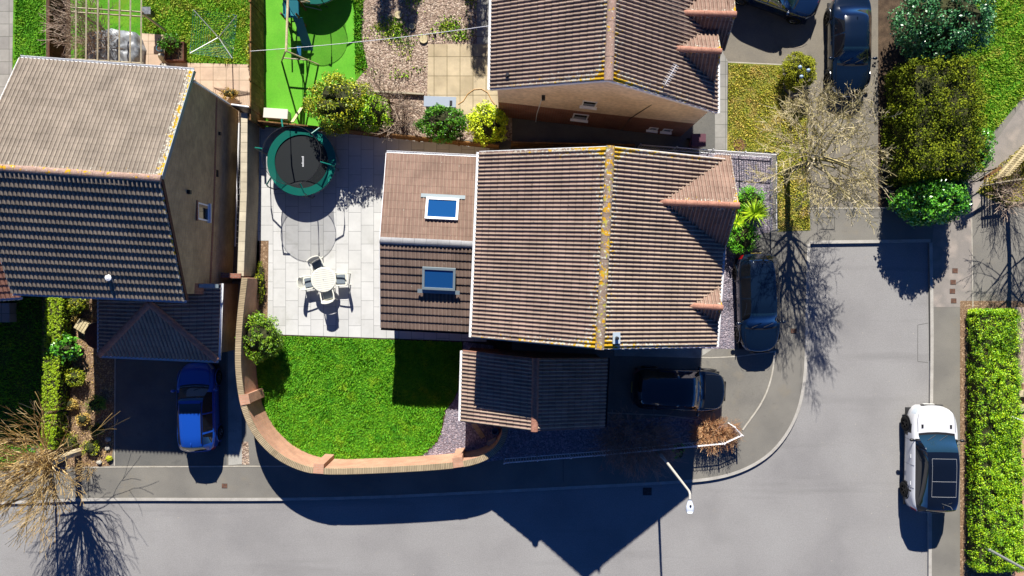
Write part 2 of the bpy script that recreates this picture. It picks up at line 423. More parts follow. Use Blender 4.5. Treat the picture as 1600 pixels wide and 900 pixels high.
def ridge(name, A, B, m, parent, r=.12, seg=.42, lift=.0):
    A, B = Vector(A), Vector(B); d = B - A; L = d.length; t = d / L; s = Vector((-t.y, t.x, 0)).normalized(); u = Vector((0, 0, 1))
    k = max(1, round(L / seg)); mb = MB()
    for i in range(k):
        p0 = A + t * (L * i / k + .004); p1 = A + t * (L * (i + 1) / k - .004); jr = r * random.uniform(.97, 1.04); jz = random.uniform(-.006, .006) + lift
        vs = []
        for p in (p0, p1):
            for a in range(9):
                th = math.pi * a / 8; vs.append(p + s * math.cos(th) * jr + u * (math.sin(th) * jr * .8 - .03 + jz))
        mb.add(vs, [(a, a + 1, a + 10, a + 9) for a in range(8)] + [tuple(range(8, -1, -1)), tuple(range(9, 18))])
    return mb.build(name, m, parent, True)
def gutter(name, A, B, m, parent, out, r=.055):
    A, B = Vector(A), Vector(B); o = Vector((out[0], out[1], 0)).normalized() * (r + .01); mb = MB(); z = Vector((0, 0, -.05))
    vs = []; t = (B - A).normalized(); s = Vector((-t.y, t.x, 0))
    for p in (A + o + z, B + o + z):
        for a in range(7):
            th = math.pi + math.pi * a / 6; vs.append(p + s * math.cos(th) * r + Vector((0, 0, math.sin(th) * r)))
        for a in range(7):
            th = 2 * math.pi - math.pi * a / 6; vs.append(p + s * math.cos(th) * r * .8 + Vector((0, 0, math.sin(th) * r * .8)))
    mb.add(vs, [(i, (i + 1) % 14, 14 + (i + 1) % 14, 14 + i) for i in range(14)])
    return mb.build(name, m, parent, True)
def verge(name, A, B, m, parent, th=.05, dep=.2, lift=.03):
    A, B = Vector(A), Vector(B); t = (B - A).normalized(); s = Vector((-t.y, t.x, 0)).normalized() * th / 2; z0 = Vector((0, 0, lift)); z1 = Vector((0, 0, -dep))
    vs = [A - s + z0, A + s + z0, A + s + z1, A - s + z1, B - s + z0, B + s + z0, B + s + z1, B - s + z1]
    return MB().add(vs, [(3, 2, 1, 0), (4, 5, 6, 7), (0, 1, 5, 4), (1, 2, 6, 5), (2, 3, 7, 6), (3, 0, 4, 7)]).build(name, m, parent, True)
def wallpoly(name, pts2d, z0, tops, m, parent):
    """closed wall shell: plan polygon pts2d with a top height per corner"""
    n = len(pts2d); vs = [(p[0], p[1], z0) for p in pts2d] + [(p[0], p[1], t) for p, t in zip(pts2d, tops)]
    fs = [(i, (i + 1) % n, n + (i + 1) % n, n + i) for i in range(n)]
    bm_ = MB().add(vs, fs); return bm_.build(name, m, parent, True)
def window(parent, c, nrm, w, h, z, name='window', frame='white_upvc', sill=True, door=False, rows=1, cols=2):
    """window standing 3 cm proud of a wall; c = (x,y) on the wall, nrm outward"""
    nx, ny = nrm; k = math.hypot(nx, ny); nx /= k; ny /= k; rz = math.atan2(ny, nx) - math.pi / 2
    T = Matrix.Translation((c[0], c[1], z)) @ Matrix.Rotation(rz, 4, 'Z')
    def bx(mb, x0, x1, z0, z1, y0, y1):
        vs = [T @ Vector((x, y, zz)) for zz in (z0, z1) for x, y in ((x0, y0), (x1, y0), (x1, y1), (x0, y1))]
        mb.add(vs, [(3, 2, 1, 0), (4, 5, 6, 7), (0, 1, 5, 4), (1, 2, 6, 5), (2, 3, 7, 6), (3, 0, 4, 7)])
    f = MB(); b = .06
    bx(f, -w / 2, w / 2, 0, b, -.05, .03); bx(f, -w / 2, w / 2, h - b, h, -.05, .03)
    bx(f, -w / 2, -w / 2 + b, b, h - b, -.05, .03); bx(f, w / 2 - b, w / 2, b, h - b, -.05, .03)
    for i in range(1, cols): x = -w / 2 + w * i / cols; bx(f, x - .025, x + .025, b, h - b, -.05, .028)
    wi = f.build(name, frame, parent, True)
    g = MB(); bx(g, -w / 2 + b, w / 2 - b, b, h - b, -.045, .008); g.build('pane', 'window_glass', wi, True)
    if sill: s = MB(); bx(s, -w / 2 - .06, w / 2 + .06, -.06, -.002, -.03, .12); s.build('sill', frame, wi, True)
    return wi
# ---------------------------------------------------------------- materials
mat('road_asphalt', (.215, .208, .204), (.275, .268, .260), (.255, .247, .24), scale=.3, fine=26, fineamt=.16, rough=.9, bump=.3, bscale=90, lo=.3, hi=.7)
mat('pavement_asphalt', (.155, .147, .130), (.20, .188, .162), scale=.6, fine=35, fineamt=.16, rough=.92, bump=.3, bscale=80)
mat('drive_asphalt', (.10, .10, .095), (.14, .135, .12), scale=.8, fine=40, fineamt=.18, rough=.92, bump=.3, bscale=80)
mat('tan_drive', (.16, .145, .12), (.21, .185, .145), scale=.7, fine=35, fineamt=.18, rough=.95)
mat('path_tarmac', (.27, .24, .215), (.34, .29, .25), (.22, .20, .18), scale=.8, fine=35, fineamt=.12, rough=.95)
mat('kerb_concrete', (.33, .31, .275), (.42, .40, .36), scale=2, fine=30, fineamt=.15)
mat('edging_concrete', (.36, .33, .27), (.45, .42, .36), scale=3, fine=30, fineamt=.15)
mat('path_concrete', (.30, .29, .26), (.38, .37, .33), scale=1.2, fine=25, fineamt=.12)
mat('soil', (.055, .035, .022), (.10, .065, .04), (.075, .05, .03), scale=3, fine=30, fineamt=.45, rough=.97, bump=.8, bscale=25)
mat('bark_mulch', (.26, .17, .10), (.40, .28, .18), (.15, .09, .05), scale=9, fine=55, fineamt=.5, rough=.97, bump=1, bscale=30)
mat('lawn_green', (.055, .21, .006), (.11, .27, .010), (.07, .24, .007), scale=1.6, fine=18, fineamt=.35, rough=.95, bump=.8, bscale=30)
mat('lawn_dry', (.20, .19, .03), (.30, .24, .07), (.13, .16, .02), scale=1.5, fine=20, fineamt=.35, rough=.95, bump=.6, bscale=30)
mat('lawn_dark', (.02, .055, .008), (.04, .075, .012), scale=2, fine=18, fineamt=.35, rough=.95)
mat('turf_plastic', (.085, .34, .012), (.12, .40, .02), scale=.9, fine=25, fineamt=.12, rough=.8)
mat('grass_blade', (.055, .26, .004), (.20, .42, .010), (.11, .34, .006), scale=2.0, fine=0, fineamt=0, rough=.7, island=.55, lo=.2, hi=.85)
mat('grass_blade_dry', (.24, .30, .015), (.62, .48, .11), (.46, .42, .04), scale=1.6, fine=0, fineamt=0, rough=.8, island=.6, lo=.2, hi=.85)
mat('grass_blade_wild', (.11, .28, .008), (.42, .48, .04), (.20, .38, .012), scale=1.4, fine=0, fineamt=0, rough=.8, island=.55, lo=.2, hi=.85)
def stones(name, cols, scale, rough=.7):
    m = bpy.data.materials.new(name); m.use_nodes = True; MATS[name] = m; n = m.node_tree.nodes; l = m.node_tree.links; p = n['Principled BSDF']; p.inputs['Roughness'].default_value = rough
    tc = n.new('ShaderNodeTexCoord'); v = n.new('ShaderNodeTexVoronoi'); v.inputs['Scale'].default_value = scale; l.new(tc.outputs['Object'], v.inputs['Vector'])
    s = n.new('ShaderNodeSeparateColor'); l.new(v.outputs['Color'], s.inputs[0]); rp = n.new('ShaderNodeValToRGB'); l.new(s.outputs[0], rp.inputs[0])
    e = rp.color_ramp.elements; e[0].color = (*cols[0], 1); e[1].color = (*cols[-1], 1); rp.color_ramp.interpolation = 'CONSTANT'
    for i, c in enumerate(cols[1:-1]): x = e.new((i + 1) / (len(cols) - 1) * .9); x.color = (*c, 1)
    e[-1].position = .9; l.new(rp.outputs[0], p.inputs['Base Color'])
    b = n.new('ShaderNodeBump'); b.inputs['Strength'].default_value = 1; b.inputs['Distance'].default_value = .03; b.invert = True
    l.new(v.outputs['Distance'], b.inputs['Height']); l.new(b.outputs[0], p.inputs['Normal'])
stones('slate_chips', [(.13, .11, .135), (.20, .17, .20), (.27, .225, .26), (.16, .15, .19), (.36, .31, .34)], 17)
stones('pea_gravel', [(.24, .16, .11), (.33, .24, .17), (.17, .11, .075), (.42, .33, .25), (.28, .19, .15)], 14)
brickmat('patio_slabs', (.48, .48, .465), (.54, .54, .525), (.20, .20, .20), .90, .60, .009, .75, offset=.33, off_freq=2, rot=R(90), dirt=.10, bump=.2)
brickmat('patio_beige', (.40, .32, .20), (.50, .41, .27), (.20, .16, .09), .62, .92, .016, .85, offset=0., dirt=.22, bump=.2)
brickmat('patio_pink', (.46, .34, .25), (.54, .42, .31), (.26, .20, .14), .62, .62, .014, .85, offset=0., dirt=.25, bump=.2)
brickmat('patio_grey', (.26, .25, .23), (.32, .31, .28), (.15, .15, .13), .6, .6, .015, .85, offset=0., dirt=.2, bump=.2)
brickmat('brick_buff', (.56, .385, .18), (.43, .285, .13), (.42, .34, .24), .225, .075, .010, bump=.5)
brickmat('brick_red', (.30, .105, .065), (.22, .075, .05), (.25, .20, .16), .225, .075, .010, bump=.5)
brickmat('brick_salmon', (.50, .26, .165), (.42, .215, .135), (.42, .30, .215), .225, .075, .009, bump=.3)
brickmat('coping_brick', (.42, .33, .205), (.33, .255, .155), (.13, .105, .07), .078, .30, .011, offset=0., bump=.5)
brickmat('wall_buff_side', (.34, .29, .20), (.28, .235, .16), (.22, .19, .15), .225, .075, .010, bump=.5)
brickmat('coping_cream', (.52, .46, .34), (.44, .385, .28), (.2, .18, .13), .45, .5, .010, offset=0., bump=.3)
mat('render_cream', (.66, .52, .38), (.76, .61, .46), scale=.8, fine=6, fineamt=.15, rough=.95)
tilemat('tiles_brown', (.18, .118, .10), (.255, .17, .145), (.34, .26, .19))
tilemat('tiles_taupe', (.175, .142, .112), (.21, .172, .138), (.25, .21, .165))
tilemat('tiles_orange', (.19, .118, .090), (.24, .155, .118), (.26, .18, .135), lich=-.02)
tilemat('tiles_orange_shaded', (.125, .085, .068), (.165, .112, .09), (.19, .135, .105), lich=-.02)  # darker copy of the orange tiles, south slope's shade put into the colour
mat('ridge_tile', (.30, .14, .095), (.38, .19, .13), scale=3, fine=20, fineamt=.25)
mat('ridge_dark', (.20, .145, .12), (.25, .185, .15), scale=3, fine=20, fineamt=.25)
mat('ridge_grey', (.22, .22, .225), (.28, .28, .285), scale=2, fine=20, fineamt=.12)
def lichenmat(name, base, th):
    m = mat(name, base, tuple(v * 1.25 for v in base), scale=3, fine=25, fineamt=.3); n = m.node_tree.nodes; l = m.node_tree.links; p = n['Principled BSDF']
    prev = p.inputs['Base Color'].links[0].from_socket; tc = n.new('ShaderNodeTexCoord')
    for s, t, c, off in ((5, th, (.50, .27, .008), 0), (9, th + .04, (.50, .48, .40), 7), (7, th + .05, (.38, .34, .05), 13)):
        mp = n.new('ShaderNodeMapping'); mp.inputs[1].default_value = (off, off, 0); l.new(tc.outputs['Object'], mp.inputs[0])
        k = n.new('ShaderNodeTexNoise'); k.inputs['Scale'].default_value = s; k.inputs['Detail'].default_value = 4; l.new(mp.outputs[0], k.inputs['Vector'])
        g = n.new('ShaderNodeMath'); g.operation = 'GREATER_THAN'; g.inputs[1].default_value = t; l.new(k.outputs['Fac'], g.inputs[0])
        q = n.new('ShaderNodeMix'); q.data_type = 'RGBA'; l.new(g.outputs[0], q.inputs[0]); l.new(prev, q.inputs[6]); q.inputs[7].default_value = (*c, 1); prev = q.outputs[2]
    l.new(prev, p.inputs['Base Color'])
lichenmat('ridge_lichen', (.22, .16, .12), .56)
lichenmat('ridge_lichen_few', (.27, .18, .14), .62)
plain('vent_plate', (.42, .50, .56), .4); plain('white_upvc', (.78, .79, .80), .35); plain('white_metal', (.80, .79, .80), .4); plain('grey_lead', (.20, .25, .27), .5)
plain('window_glass', (.012, .02, .03), .04, spec=.8); plain('skylight_glass', (.01, .07, .22), .05, spec=1.)
plain('black_plastic', (.012, .012, .013), .45); plain('dark_metal', (.03, .03, .035), .4, metal=.4); plain('galvanised', (.42, .43, .42), .45, metal=.5)
plain('grey_paint_metal', (.50, .48, .42), .5); plain('lamp_glass', (.62, .66, .72), .15)
mat('wood_brown', (.17, .085, .028), (.25, .13, .045), (.12, .06, .02), scale=2, fine=12, fineamt=.3, rough=.85)
mat('wood_darkred', (.075, .028, .018), (.11, .042, .026), scale=2, fine=12, fineamt=.3, rough=.85)
mat('wood_pale', (.42, .35, .20), (.55, .46, .28), scale=2, fine=15, fineamt=.2, rough=.8)
mat('wood_grey', (.30, .26, .18), (.40, .35, .25), scale=2, fine=15, fineamt=.2, rough=.85)
mat('bark', (.10, .08, .05), (.17, .14, .085), (.13, .13, .04), scale=6, fine=30, fineamt=.3, rough=.95)
mat('bark_pale', (.45, .36, .22), (.56, .47, .32), scale=5, fine=30, fineamt=.25, rough=.9)
mat('twig_olive', (.40, .33, .17), (.62, .53, .36), (.28, .24, .08), scale=2.5, fine=0, fineamt=0, rough=.8, island=.6, lo=.2, hi=.8)
mat('twig_straw', (.50, .34, .13), (.60, .46, .25), (.36, .23, .07), scale=1.5, fine=0, fineamt=0, rough=.8, island=.6, lo=.2, hi=.8)
mat('twig_grey', (.34, .25, .19), (.50, .41, .32), (.22, .15, .11), scale=2, fine=0, fineamt=0, rough=.85, island=.6, lo=.2, hi=.8)
mat('twig_dark', (.34, .19, .13), (.50, .32, .24), scale=2, fine=0, fineamt=0, rough=.85, island=.6)
mat('twig_russet', (.48, .25, .11), (.66, .44, .24), (.34, .16, .07), scale=2, fine=0, fineamt=0, rough=.85, island=.7, lo=.2, hi=.8)
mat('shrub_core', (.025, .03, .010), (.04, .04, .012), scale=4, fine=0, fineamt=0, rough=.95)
def leaf(name, a, b, c=None, rough=.5, sc=1.2, spec=.4, isl=.55, k=1.75):
    a, b, c = [tuple((v[0] * k, v[1] * k, v[2] * k * .6)) for v in (a, b, c)]
    return mat(name, a, b, c, scale=sc, fine=0, fineamt=0, rough=rough, spec=spec, island=isl, lo=.2, hi=.8)
leaf('leaf_privet', (.035, .13, .005), (.30, .40, .010), (.13, .26, .006))
leaf('leaf_boxhedge', (.10, .19, .006), (.30, .38, .012), (.19, .29, .01))
leaf('leaf_olive', (.025, .04, .003), (.16, .18, .012), (.07, .095, .006), rough=.8, spec=.15, sc=2.2)
leaf('leaf_laurel', (.02, .11, .012), (.10, .26, .03), (.05, .18, .018), rough=.28, spec=.7)
leaf('leaf_spruce', (.010, .05, .018), (.06, .19, .10), (.03, .11, .06), rough=.35, spec=.6)
leaf('leaf_yellowgreen', (.04, .085, .005), (.34, .32, .015), (.13, .17, .010))
leaf('leaf_lime', (.16, .24, .010), (.48, .50, .03), (.30, .38, .018))
leaf('leaf_deep', (.012, .06, .006), (.07, .17, .012), (.03, .11, .008), rough=.35)
leaf('leaf_bay', (.03, .09, .008), (.17, .25, .02), (.08, .16, .012), rough=.4)
leaf('leaf_fresh', (.03, .16, .008), (.14, .34, .015), (.07, .25, .01))
leaf('leaf_cordyline', (.12, .22, .01), (.36, .42, .03), (.2, .32, .015), rough=.4)
leaf('leaf_moss', (.10, .12, .008), (.24, .24, .015), (.16, .17, .01), rough=.9)
leaf('leaf_straw', (.30, .20, .07), (.48, .36, .16), (.20, .13, .04), rough=.9)
plain('teal_vinyl', (.004, .145, .11), .35, spec=.5); plain('trampoline_mat', (.008, .012, .014), .6)
plain('resin_cream', (.70, .69, .60), .35); plain('seat_shade', (.14, .17, .20), .8)
plain('plate_yellow', (.7, .5, .03), .4); plain('plate_white', (.75, .75, .72), .4)
plain('tail_red', (.45, .006, .008), .15, coat=.8); plain('head_glass', (.45, .5, .55), .08, coat=1.)
plain('tyre_rubber', (.012, .012, .012), .8, spec=.2); plain('alloy', (.38, .38, .40), .25, metal=.9); plain('alloy_dark', (.03, .03, .033), .3, metal=.8)
plain('paint_blue', (.006, .055, .33), .28, coat=1.); plain('paint_navy', (.003, .009, .022), .22, coat=1.); plain('paint_black', (.003, .005, .009), .2, coat=1.)
plain('paint_darkblue', (.004, .014, .045), .22, coat=1.); plain('paint_white', (.60, .605, .62), .25, coat=1.)
plain('windscreen_glass', (.012, .035, .055), .04, spec=1., coat=1.); plain('car_glass', (.004, .006, .010), .03, spec=.9, coat=1.); plain('grey_plastic', (.30, .31, .32), .5); plain('chrome', (.6, .6, .62), .12, metal=1.)  # windscreen base colour has a bluish sky reflection painted in
mat('iron_rust', (.13, .055, .035), (.18, .085, .05), scale=8, fine=50, fineamt=.3)
mat('cast_iron', (.045, .042, .038), (.07, .065, .06), scale=8, fine=50, fineamt=.3)
mat('stone_pale', (.34, .31, .25), (.46, .43, .36), scale=5, fine=30, fineamt=.2)
mat('cover_silver', (.22, .235, .25), (.33, .35, .37), (.13, .14, .155), scale=2.5, fine=8, fineamt=.2, rough=.35, spec=.6)
plain('terracotta', (.42, .17, .08), .8); plain('blue_grey_board', (.30, .35, .42), .5); plain('box_cream', (.62, .60, .52), .5)
plain('bin_maroon', (.10, .035, .05), .5); plain('playset_teal', (.005, .16, .20), .4); plain('swing_blue', (.01, .14, .30), .4)
plain('ornament_blue', (.28, .38, .50), .5); plain('hose_orange', (.6, .28, .03), .5); plain('tub_blue', (.05, .18, .28), .5)
def netmat(name, c, a):
    m = bpy.data.materials.new(name); m.use_nodes = True; MATS[name] = m; n = m.node_tree.nodes; l = m.node_tree.links
    n.remove(n['Principled BSDF']); t = n.new('ShaderNodeBsdfTransparent'); d = n.new('ShaderNodeBsdfDiffuse'); d.inputs[0].default_value = (*c, 1)
    x = n.new('ShaderNodeMixShader'); x.inputs[0].default_value = a; l.new(t.outputs[0], x.inputs[1]); l.new(d.outputs[0], x.inputs[2]); l.new(x.outputs[0], n['Material Output'].inputs[0])
def patchy(name, c, scale, th, amt=.7, st=(1, 1, 1)):
    m = MATS[name]; n = m.node_tree.nodes; l = m.node_tree.links; p = n['Principled BSDF']; prev = p.inputs['Base Color'].links[0].from_socket
    tc = n.new('ShaderNodeTexCoord'); k = n.new('ShaderNodeTexNoise'); k.inputs['Scale'].default_value = scale; k.inputs['Detail'].default_value = 5; k.inputs['Roughness'].default_value = .65; mp = n.new('ShaderNodeMapping'); mp.inputs['Scale'].default_value = st; l.new(tc.outputs['Object'], mp.inputs[0]); l.new(mp.outputs[0], k.inputs['Vector'])
    mr = n.new('ShaderNodeMapRange'); mr.inputs[1].default_value = th; mr.inputs[2].default_value = th + .14; mr.inputs[4].default_value = amt; l.new(k.outputs['Fac'], mr.inputs[0])
    q = n.new('ShaderNodeMix'); q.data_type = 'RGBA'; l.new(mr.outputs[0], q.inputs[0]); l.new(prev, q.inputs[6]); q.inputs[7].default_value = (*c, 1); l.new(q.outputs[2], p.inputs['Base Color'])
patchy('grass_blade', (.30, .42, .012), 1.3, .54, .65); patchy('lawn_green', (.14, .24, .01), 1.1, .50, .6)
patchy('grass_blade', (.03, .20, .004), 1.9, .52, .7)
patchy('grass_blade_wild', (.50, .42, .08), 1.3, .52, .6); patchy('grass_blade_dry', (.62, .42, .14), 1.2, .50, .7)
patchy('road_asphalt', (.18, .175, .17), .22, .56, .25); patchy('road_asphalt', (.30, .27, .22), 1.7, .64, .35); patchy('road_asphalt', (.15, .145, .14), .5, .55, .35, st=(.12, 1.6, 1)); patchy('road_asphalt', (.33, .32, .31), 7, .66, .4); patchy('pavement_asphalt', (.22, .19, .14), .9, .56, .5); patchy('pavement_asphalt', (.08, .08, .078), 2.1, .62, .5)
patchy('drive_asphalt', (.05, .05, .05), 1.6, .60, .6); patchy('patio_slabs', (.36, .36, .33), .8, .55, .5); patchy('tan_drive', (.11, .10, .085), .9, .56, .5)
patchy('artificial', (0, 0, 0), 1, 1) if 'artificial' in MATS else None
patchy('brick_salmon', (.30, .20, .15), 2.2, .58, .5); patchy('turf_plastic', (.10, .26, .02), 1.2, .55, .5); patchy('path_concrete', (.2, .19, .17), 2, .55, .5)
netmat('safety_net', (.015, .02, .022), .36)

# ---------------------------------------------------------------- ground, road, kerbs
RZ = -.11
def S(name, pts, m, z, px=True):
    P = [W2(*p) if px else p for p in pts]; mb = MB(); mb.sheet(P, z); o = mb.build(name, m); tag(o, kind='structure'); return o
def SL(name, pts, m, z0, z1):
    mb = MB(); mb.prism([W2(*p) for p in pts], z0, z1); o = mb.build(name, m); tag(o, kind='structure'); return o
S('ground', [(-900, -900), (900, -900), (900, 900), (-900, 900)], 'lawn_dark', -.16, px=False)
S('road', [(-1500, 1250), (1600, 1250), (1600, 300), (-1500, 300)], 'road_asphalt', RZ)
KERB = [(-900, 800), (-200, 795), (60, 786), (140, 782), (435, 783), (600, 779), (760, 771), (940, 762), (1075, 755), (1130, 748), (1175, 732), (1212, 706), (1240, 667), (1255, 625), (1262, 570), (1263, 480), (1266, 381)]
KS = smooth_path([tuple(p) for p in KERB], 2)
SL('pavement', KS + [(1452, 378), (1454, 600), (1451, 900), (1449, 1250), (2600, 1250), (2600, -1300), (-900, -1300)], 'pavement_asphalt', -.15, 0.)
KW = [W2(*p) for p in KS]
def kerb(P, name='kerb', w=.14, m='kerb_concrete', z0=-.14, z1=.006, side=0):
    d = (-.0, w) if side == 0 else (-w, 0)
    o = ribbon(P, d[0], d[1], z0, z1, name, m); tag(o, kind='structure'); return o
kerb(KW); kerb([W2(1264, 381), W2(1454, 378.5)], side=0, w=.15)
kerb(smooth_path([W2(1452, 379), W2(1454, 500), W2(1453.5, 600), W2(1451, 750), W2(1451, 900), W2(1449, 1240)], 1), side=0, w=.15)
far = S('far_pavement', [(-1500, 1050), (1300, 1050), (1300, 1110), (-1500, 1110)], 'pavement_asphalt', -.02)

def edging(pts, w=.06, z=.012, name='edging', m='edging_concrete', sm=0, z0=-.02):
    P = [W2(*p) for p in pts]
    if sm: P = smooth_path(P, sm)
    o = ribbon(P, -w / 2, w / 2, z0, z, name, m); tag(o, kind='structure')
# left plot
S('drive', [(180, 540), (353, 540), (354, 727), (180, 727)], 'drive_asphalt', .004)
S('garden_path', [(355, 400), (376, 400), (378, 725), (357, 727)], 'path_concrete', .006)
S('gravel_strip', [(378, 690), (388, 690), (390, 726), (378, 726)], 'pea_gravel', .005)
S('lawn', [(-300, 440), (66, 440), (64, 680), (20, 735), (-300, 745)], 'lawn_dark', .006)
S('planting_bed', [(66, 440), (179, 440), (179, 690), (172, 728), (64, 735)], 'bark_mulch', .007)
edging([(20, 733), (138, 730), (500, 728)], .05); edging([(180, 560), (179, 728)], .045)
# patio & lawn of the corner plot
S('garden_soil', [(370, 420), (372, 600), (400, 690), (470, 735), (740, 728), (795, 690), (800, 530), (735, 500), (420, 500), (420, 420)], 'soil', .004)
S('patio', [(403, 198), (560, 206), (765, 226), (760, 534), (418, 522), (420, 376), (403, 376)], 'patio_slabs', .020)
S('planting_strip', [(392, 374), (421, 374), (419, 520), (392, 530)], 'bark_mulch', .010)
LAWN = [(400, 520), (418, 524), (560, 529), (722, 535), (719, 600), (708, 625), (695, 640), (690, 668), (682, 690), (660, 710), (640, 716), (520, 722), (470, 712), (420, 668), (392, 600), (386, 545)]
S('lawn', LAWN, 'lawn_green', .014)
S('slate_bed', [(724, 534), (770, 540), (800, 640), (800, 665), (1170, 645), (1150, 676), (1080, 690), (800, 716), (745, 724), (640, 724), (662, 710), (684, 690), (692, 668), (697, 641), (709, 626), (721, 600)], 'slate_chips', .010)
S('slate_bed', [(1100, 236), (1207, 243), (1207, 362), (1150, 372), (1150, 548), (1112, 550), (1112, 560), (1000, 560), (1000, 300)], 'slate_chips', .008)
S('drive', [(930, 545), (1212, 545), (1206, 600), (1190, 635), (1160, 670), (1090, 652), (930, 645)], 'pavement_asphalt', .011)
S('drive', [(1149, 368), (1213, 364), (1213, 546), (1149, 546)], 'drive_asphalt', .012)
S('garden_path', [(960, 540), (1112, 546), (1094, 558), (960, 556)], 'path_concrete', .016)
edging([(1000, 556), (1110, 559), (1152, 557), (1212, 549)], .05, .02); edging([(1211, 548), (1206, 590), (1192, 628), (1160, 672)], .07, .025, sm=2)
edging([(948, 645), (1040, 649), (1090, 656)], .05, .02)
edging([(1265, 325.5), (1372, 325), (1455, 324)], .06, .010)
# north house plot
S('slab_path', [(1117, 60), (1138, 97), (1136, 236), (1117, 236)], 'patio_grey', .010)
S('front_lawn', [(1137, 97), (1222, 101), (1224, 140), (1262, 180), (1266, 360), (1215, 362), (1213, 238), (1136, 236)], 'lawn_dry', .010)
edging([(1137, 97), (1222, 101)], .05)
S('drive', [(1110, -300), (1372, -300), (1372, 325), (1266, 325), (1262, 180), (1224, 140), (1222, 100), (1110, 96)], 'tan_drive', .006)
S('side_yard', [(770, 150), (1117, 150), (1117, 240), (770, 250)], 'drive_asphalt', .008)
S('gravel_garden', [(553, -300), (800, -300), (800, 220), (553, 215)], 'pea_gravel', .009)
S('grass_edge', [(549, -300), (566, -300), (563, 60), (575, 105), (553, 130)], 'lawn_green', .013)
S('stone_patio', [(669, 69), (800, 69), (800, 185), (667, 185)], 'patio_beige', .014)
S('stone_patio', [(770, -300), (745, -300), (745, 69), (800, 69), (800, -300)], 'patio_grey', .012)
S('artificial_turf', [(405, -300), (553, -300), (557, 60), (553, 210), (405, 200)], 'turf_plastic', .014)
# north-west garden
S('back_lawn', [(95, -300), (405, -300), (405, 190), (95, 190)], 'lawn_green', .006)
S('stone_patio', [(222, 52), (262, 55), (278, 98), (395, 101), (398, 195), (150, 195), (170, 90), (222, 90)], 'patio_pink', .016)
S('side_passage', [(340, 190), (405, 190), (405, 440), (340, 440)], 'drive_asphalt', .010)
S('soil_bed', [(72, -300), (108, -300), (112, 190), (72, 190)], 'soil', .013)
S('back_lawn', [(20, -300), (72, -300), (72, 190), (20, 190)], 'lawn_green', .011)
S('stone_patio', [(-300, -300), (26, -300), (19, 130), (19, 190), (-300, 190)], 'patio_grey', .015)
# east side
S('hedge_soil', [(1372, -300), (1486, -300), (1486, 332), (1440, 340), (1372, 322)], 'soil', .006)
S('grass_bank', [(1486, -300), (2400, -300), (2400, 60), (1660, 110), (1600, 150), (1545, 215), (1500, 262), (1486, 240)], 'lawn_green', .010)
S('footpath', [(1610, 145), (1700, 100), (1900, 90), (1900, 190), (1720, 195), (1640, 210), (1590, 258), (1540, 300), (1518, 340), (1518, 480), (1900, 480), (1900, 1100), (1600, 1100), (1518, 480), (1456, 480), (1456, 380), (1462, 330), (1500, 290), (1545, 235)], 'path_tarmac', .005)
S('verge', [(1900, 190), (1720, 195), (1640, 210), (1590, 256), (1525, 300), (1560, 318), (1900, 330)], 'lawn_dry', .012)
edging([(1518, 340), (1520, 480)], .04, .014)
S('hedge_soil', [(1500, 470), (1600, 470), (1600, 920), (1500, 920)], 'bark_mulch', .009)
S('brick_drive', [(1588, 640), (1900, 640), (1900, 1200), (1570, 1200), (1580, 860), (1560, 905)], 'brick_salmon', .012)
S('brick_drive', [(1585, 480), (1900, 480), (1900, 600), (1590, 600)], 'patio_pink', .011)
# ---------------------------------------------------------------- houses
def edgefun(w0=.5): return lambda fu, fv: max(0, 1 - min(fu, 1 - fu) * 14) * (.3 + .7 * fv) + max(0, 1 - (1 - fv) * 7) * .8
def pt(a, dx=0, dy=0, dz=0): return (a[0] + dx, a[1] + dy, a[2] + dz)
def mix(a, b, f): return tuple(a[i] * (1 - f) + b[i] * f for i in range(3))
def norm2(a, b):
    x, y = b[0] - a[0], b[1] - a[1]; k = math.hypot(x, y); return x / k, y / k
def ewall(c, th=.18): return c - th

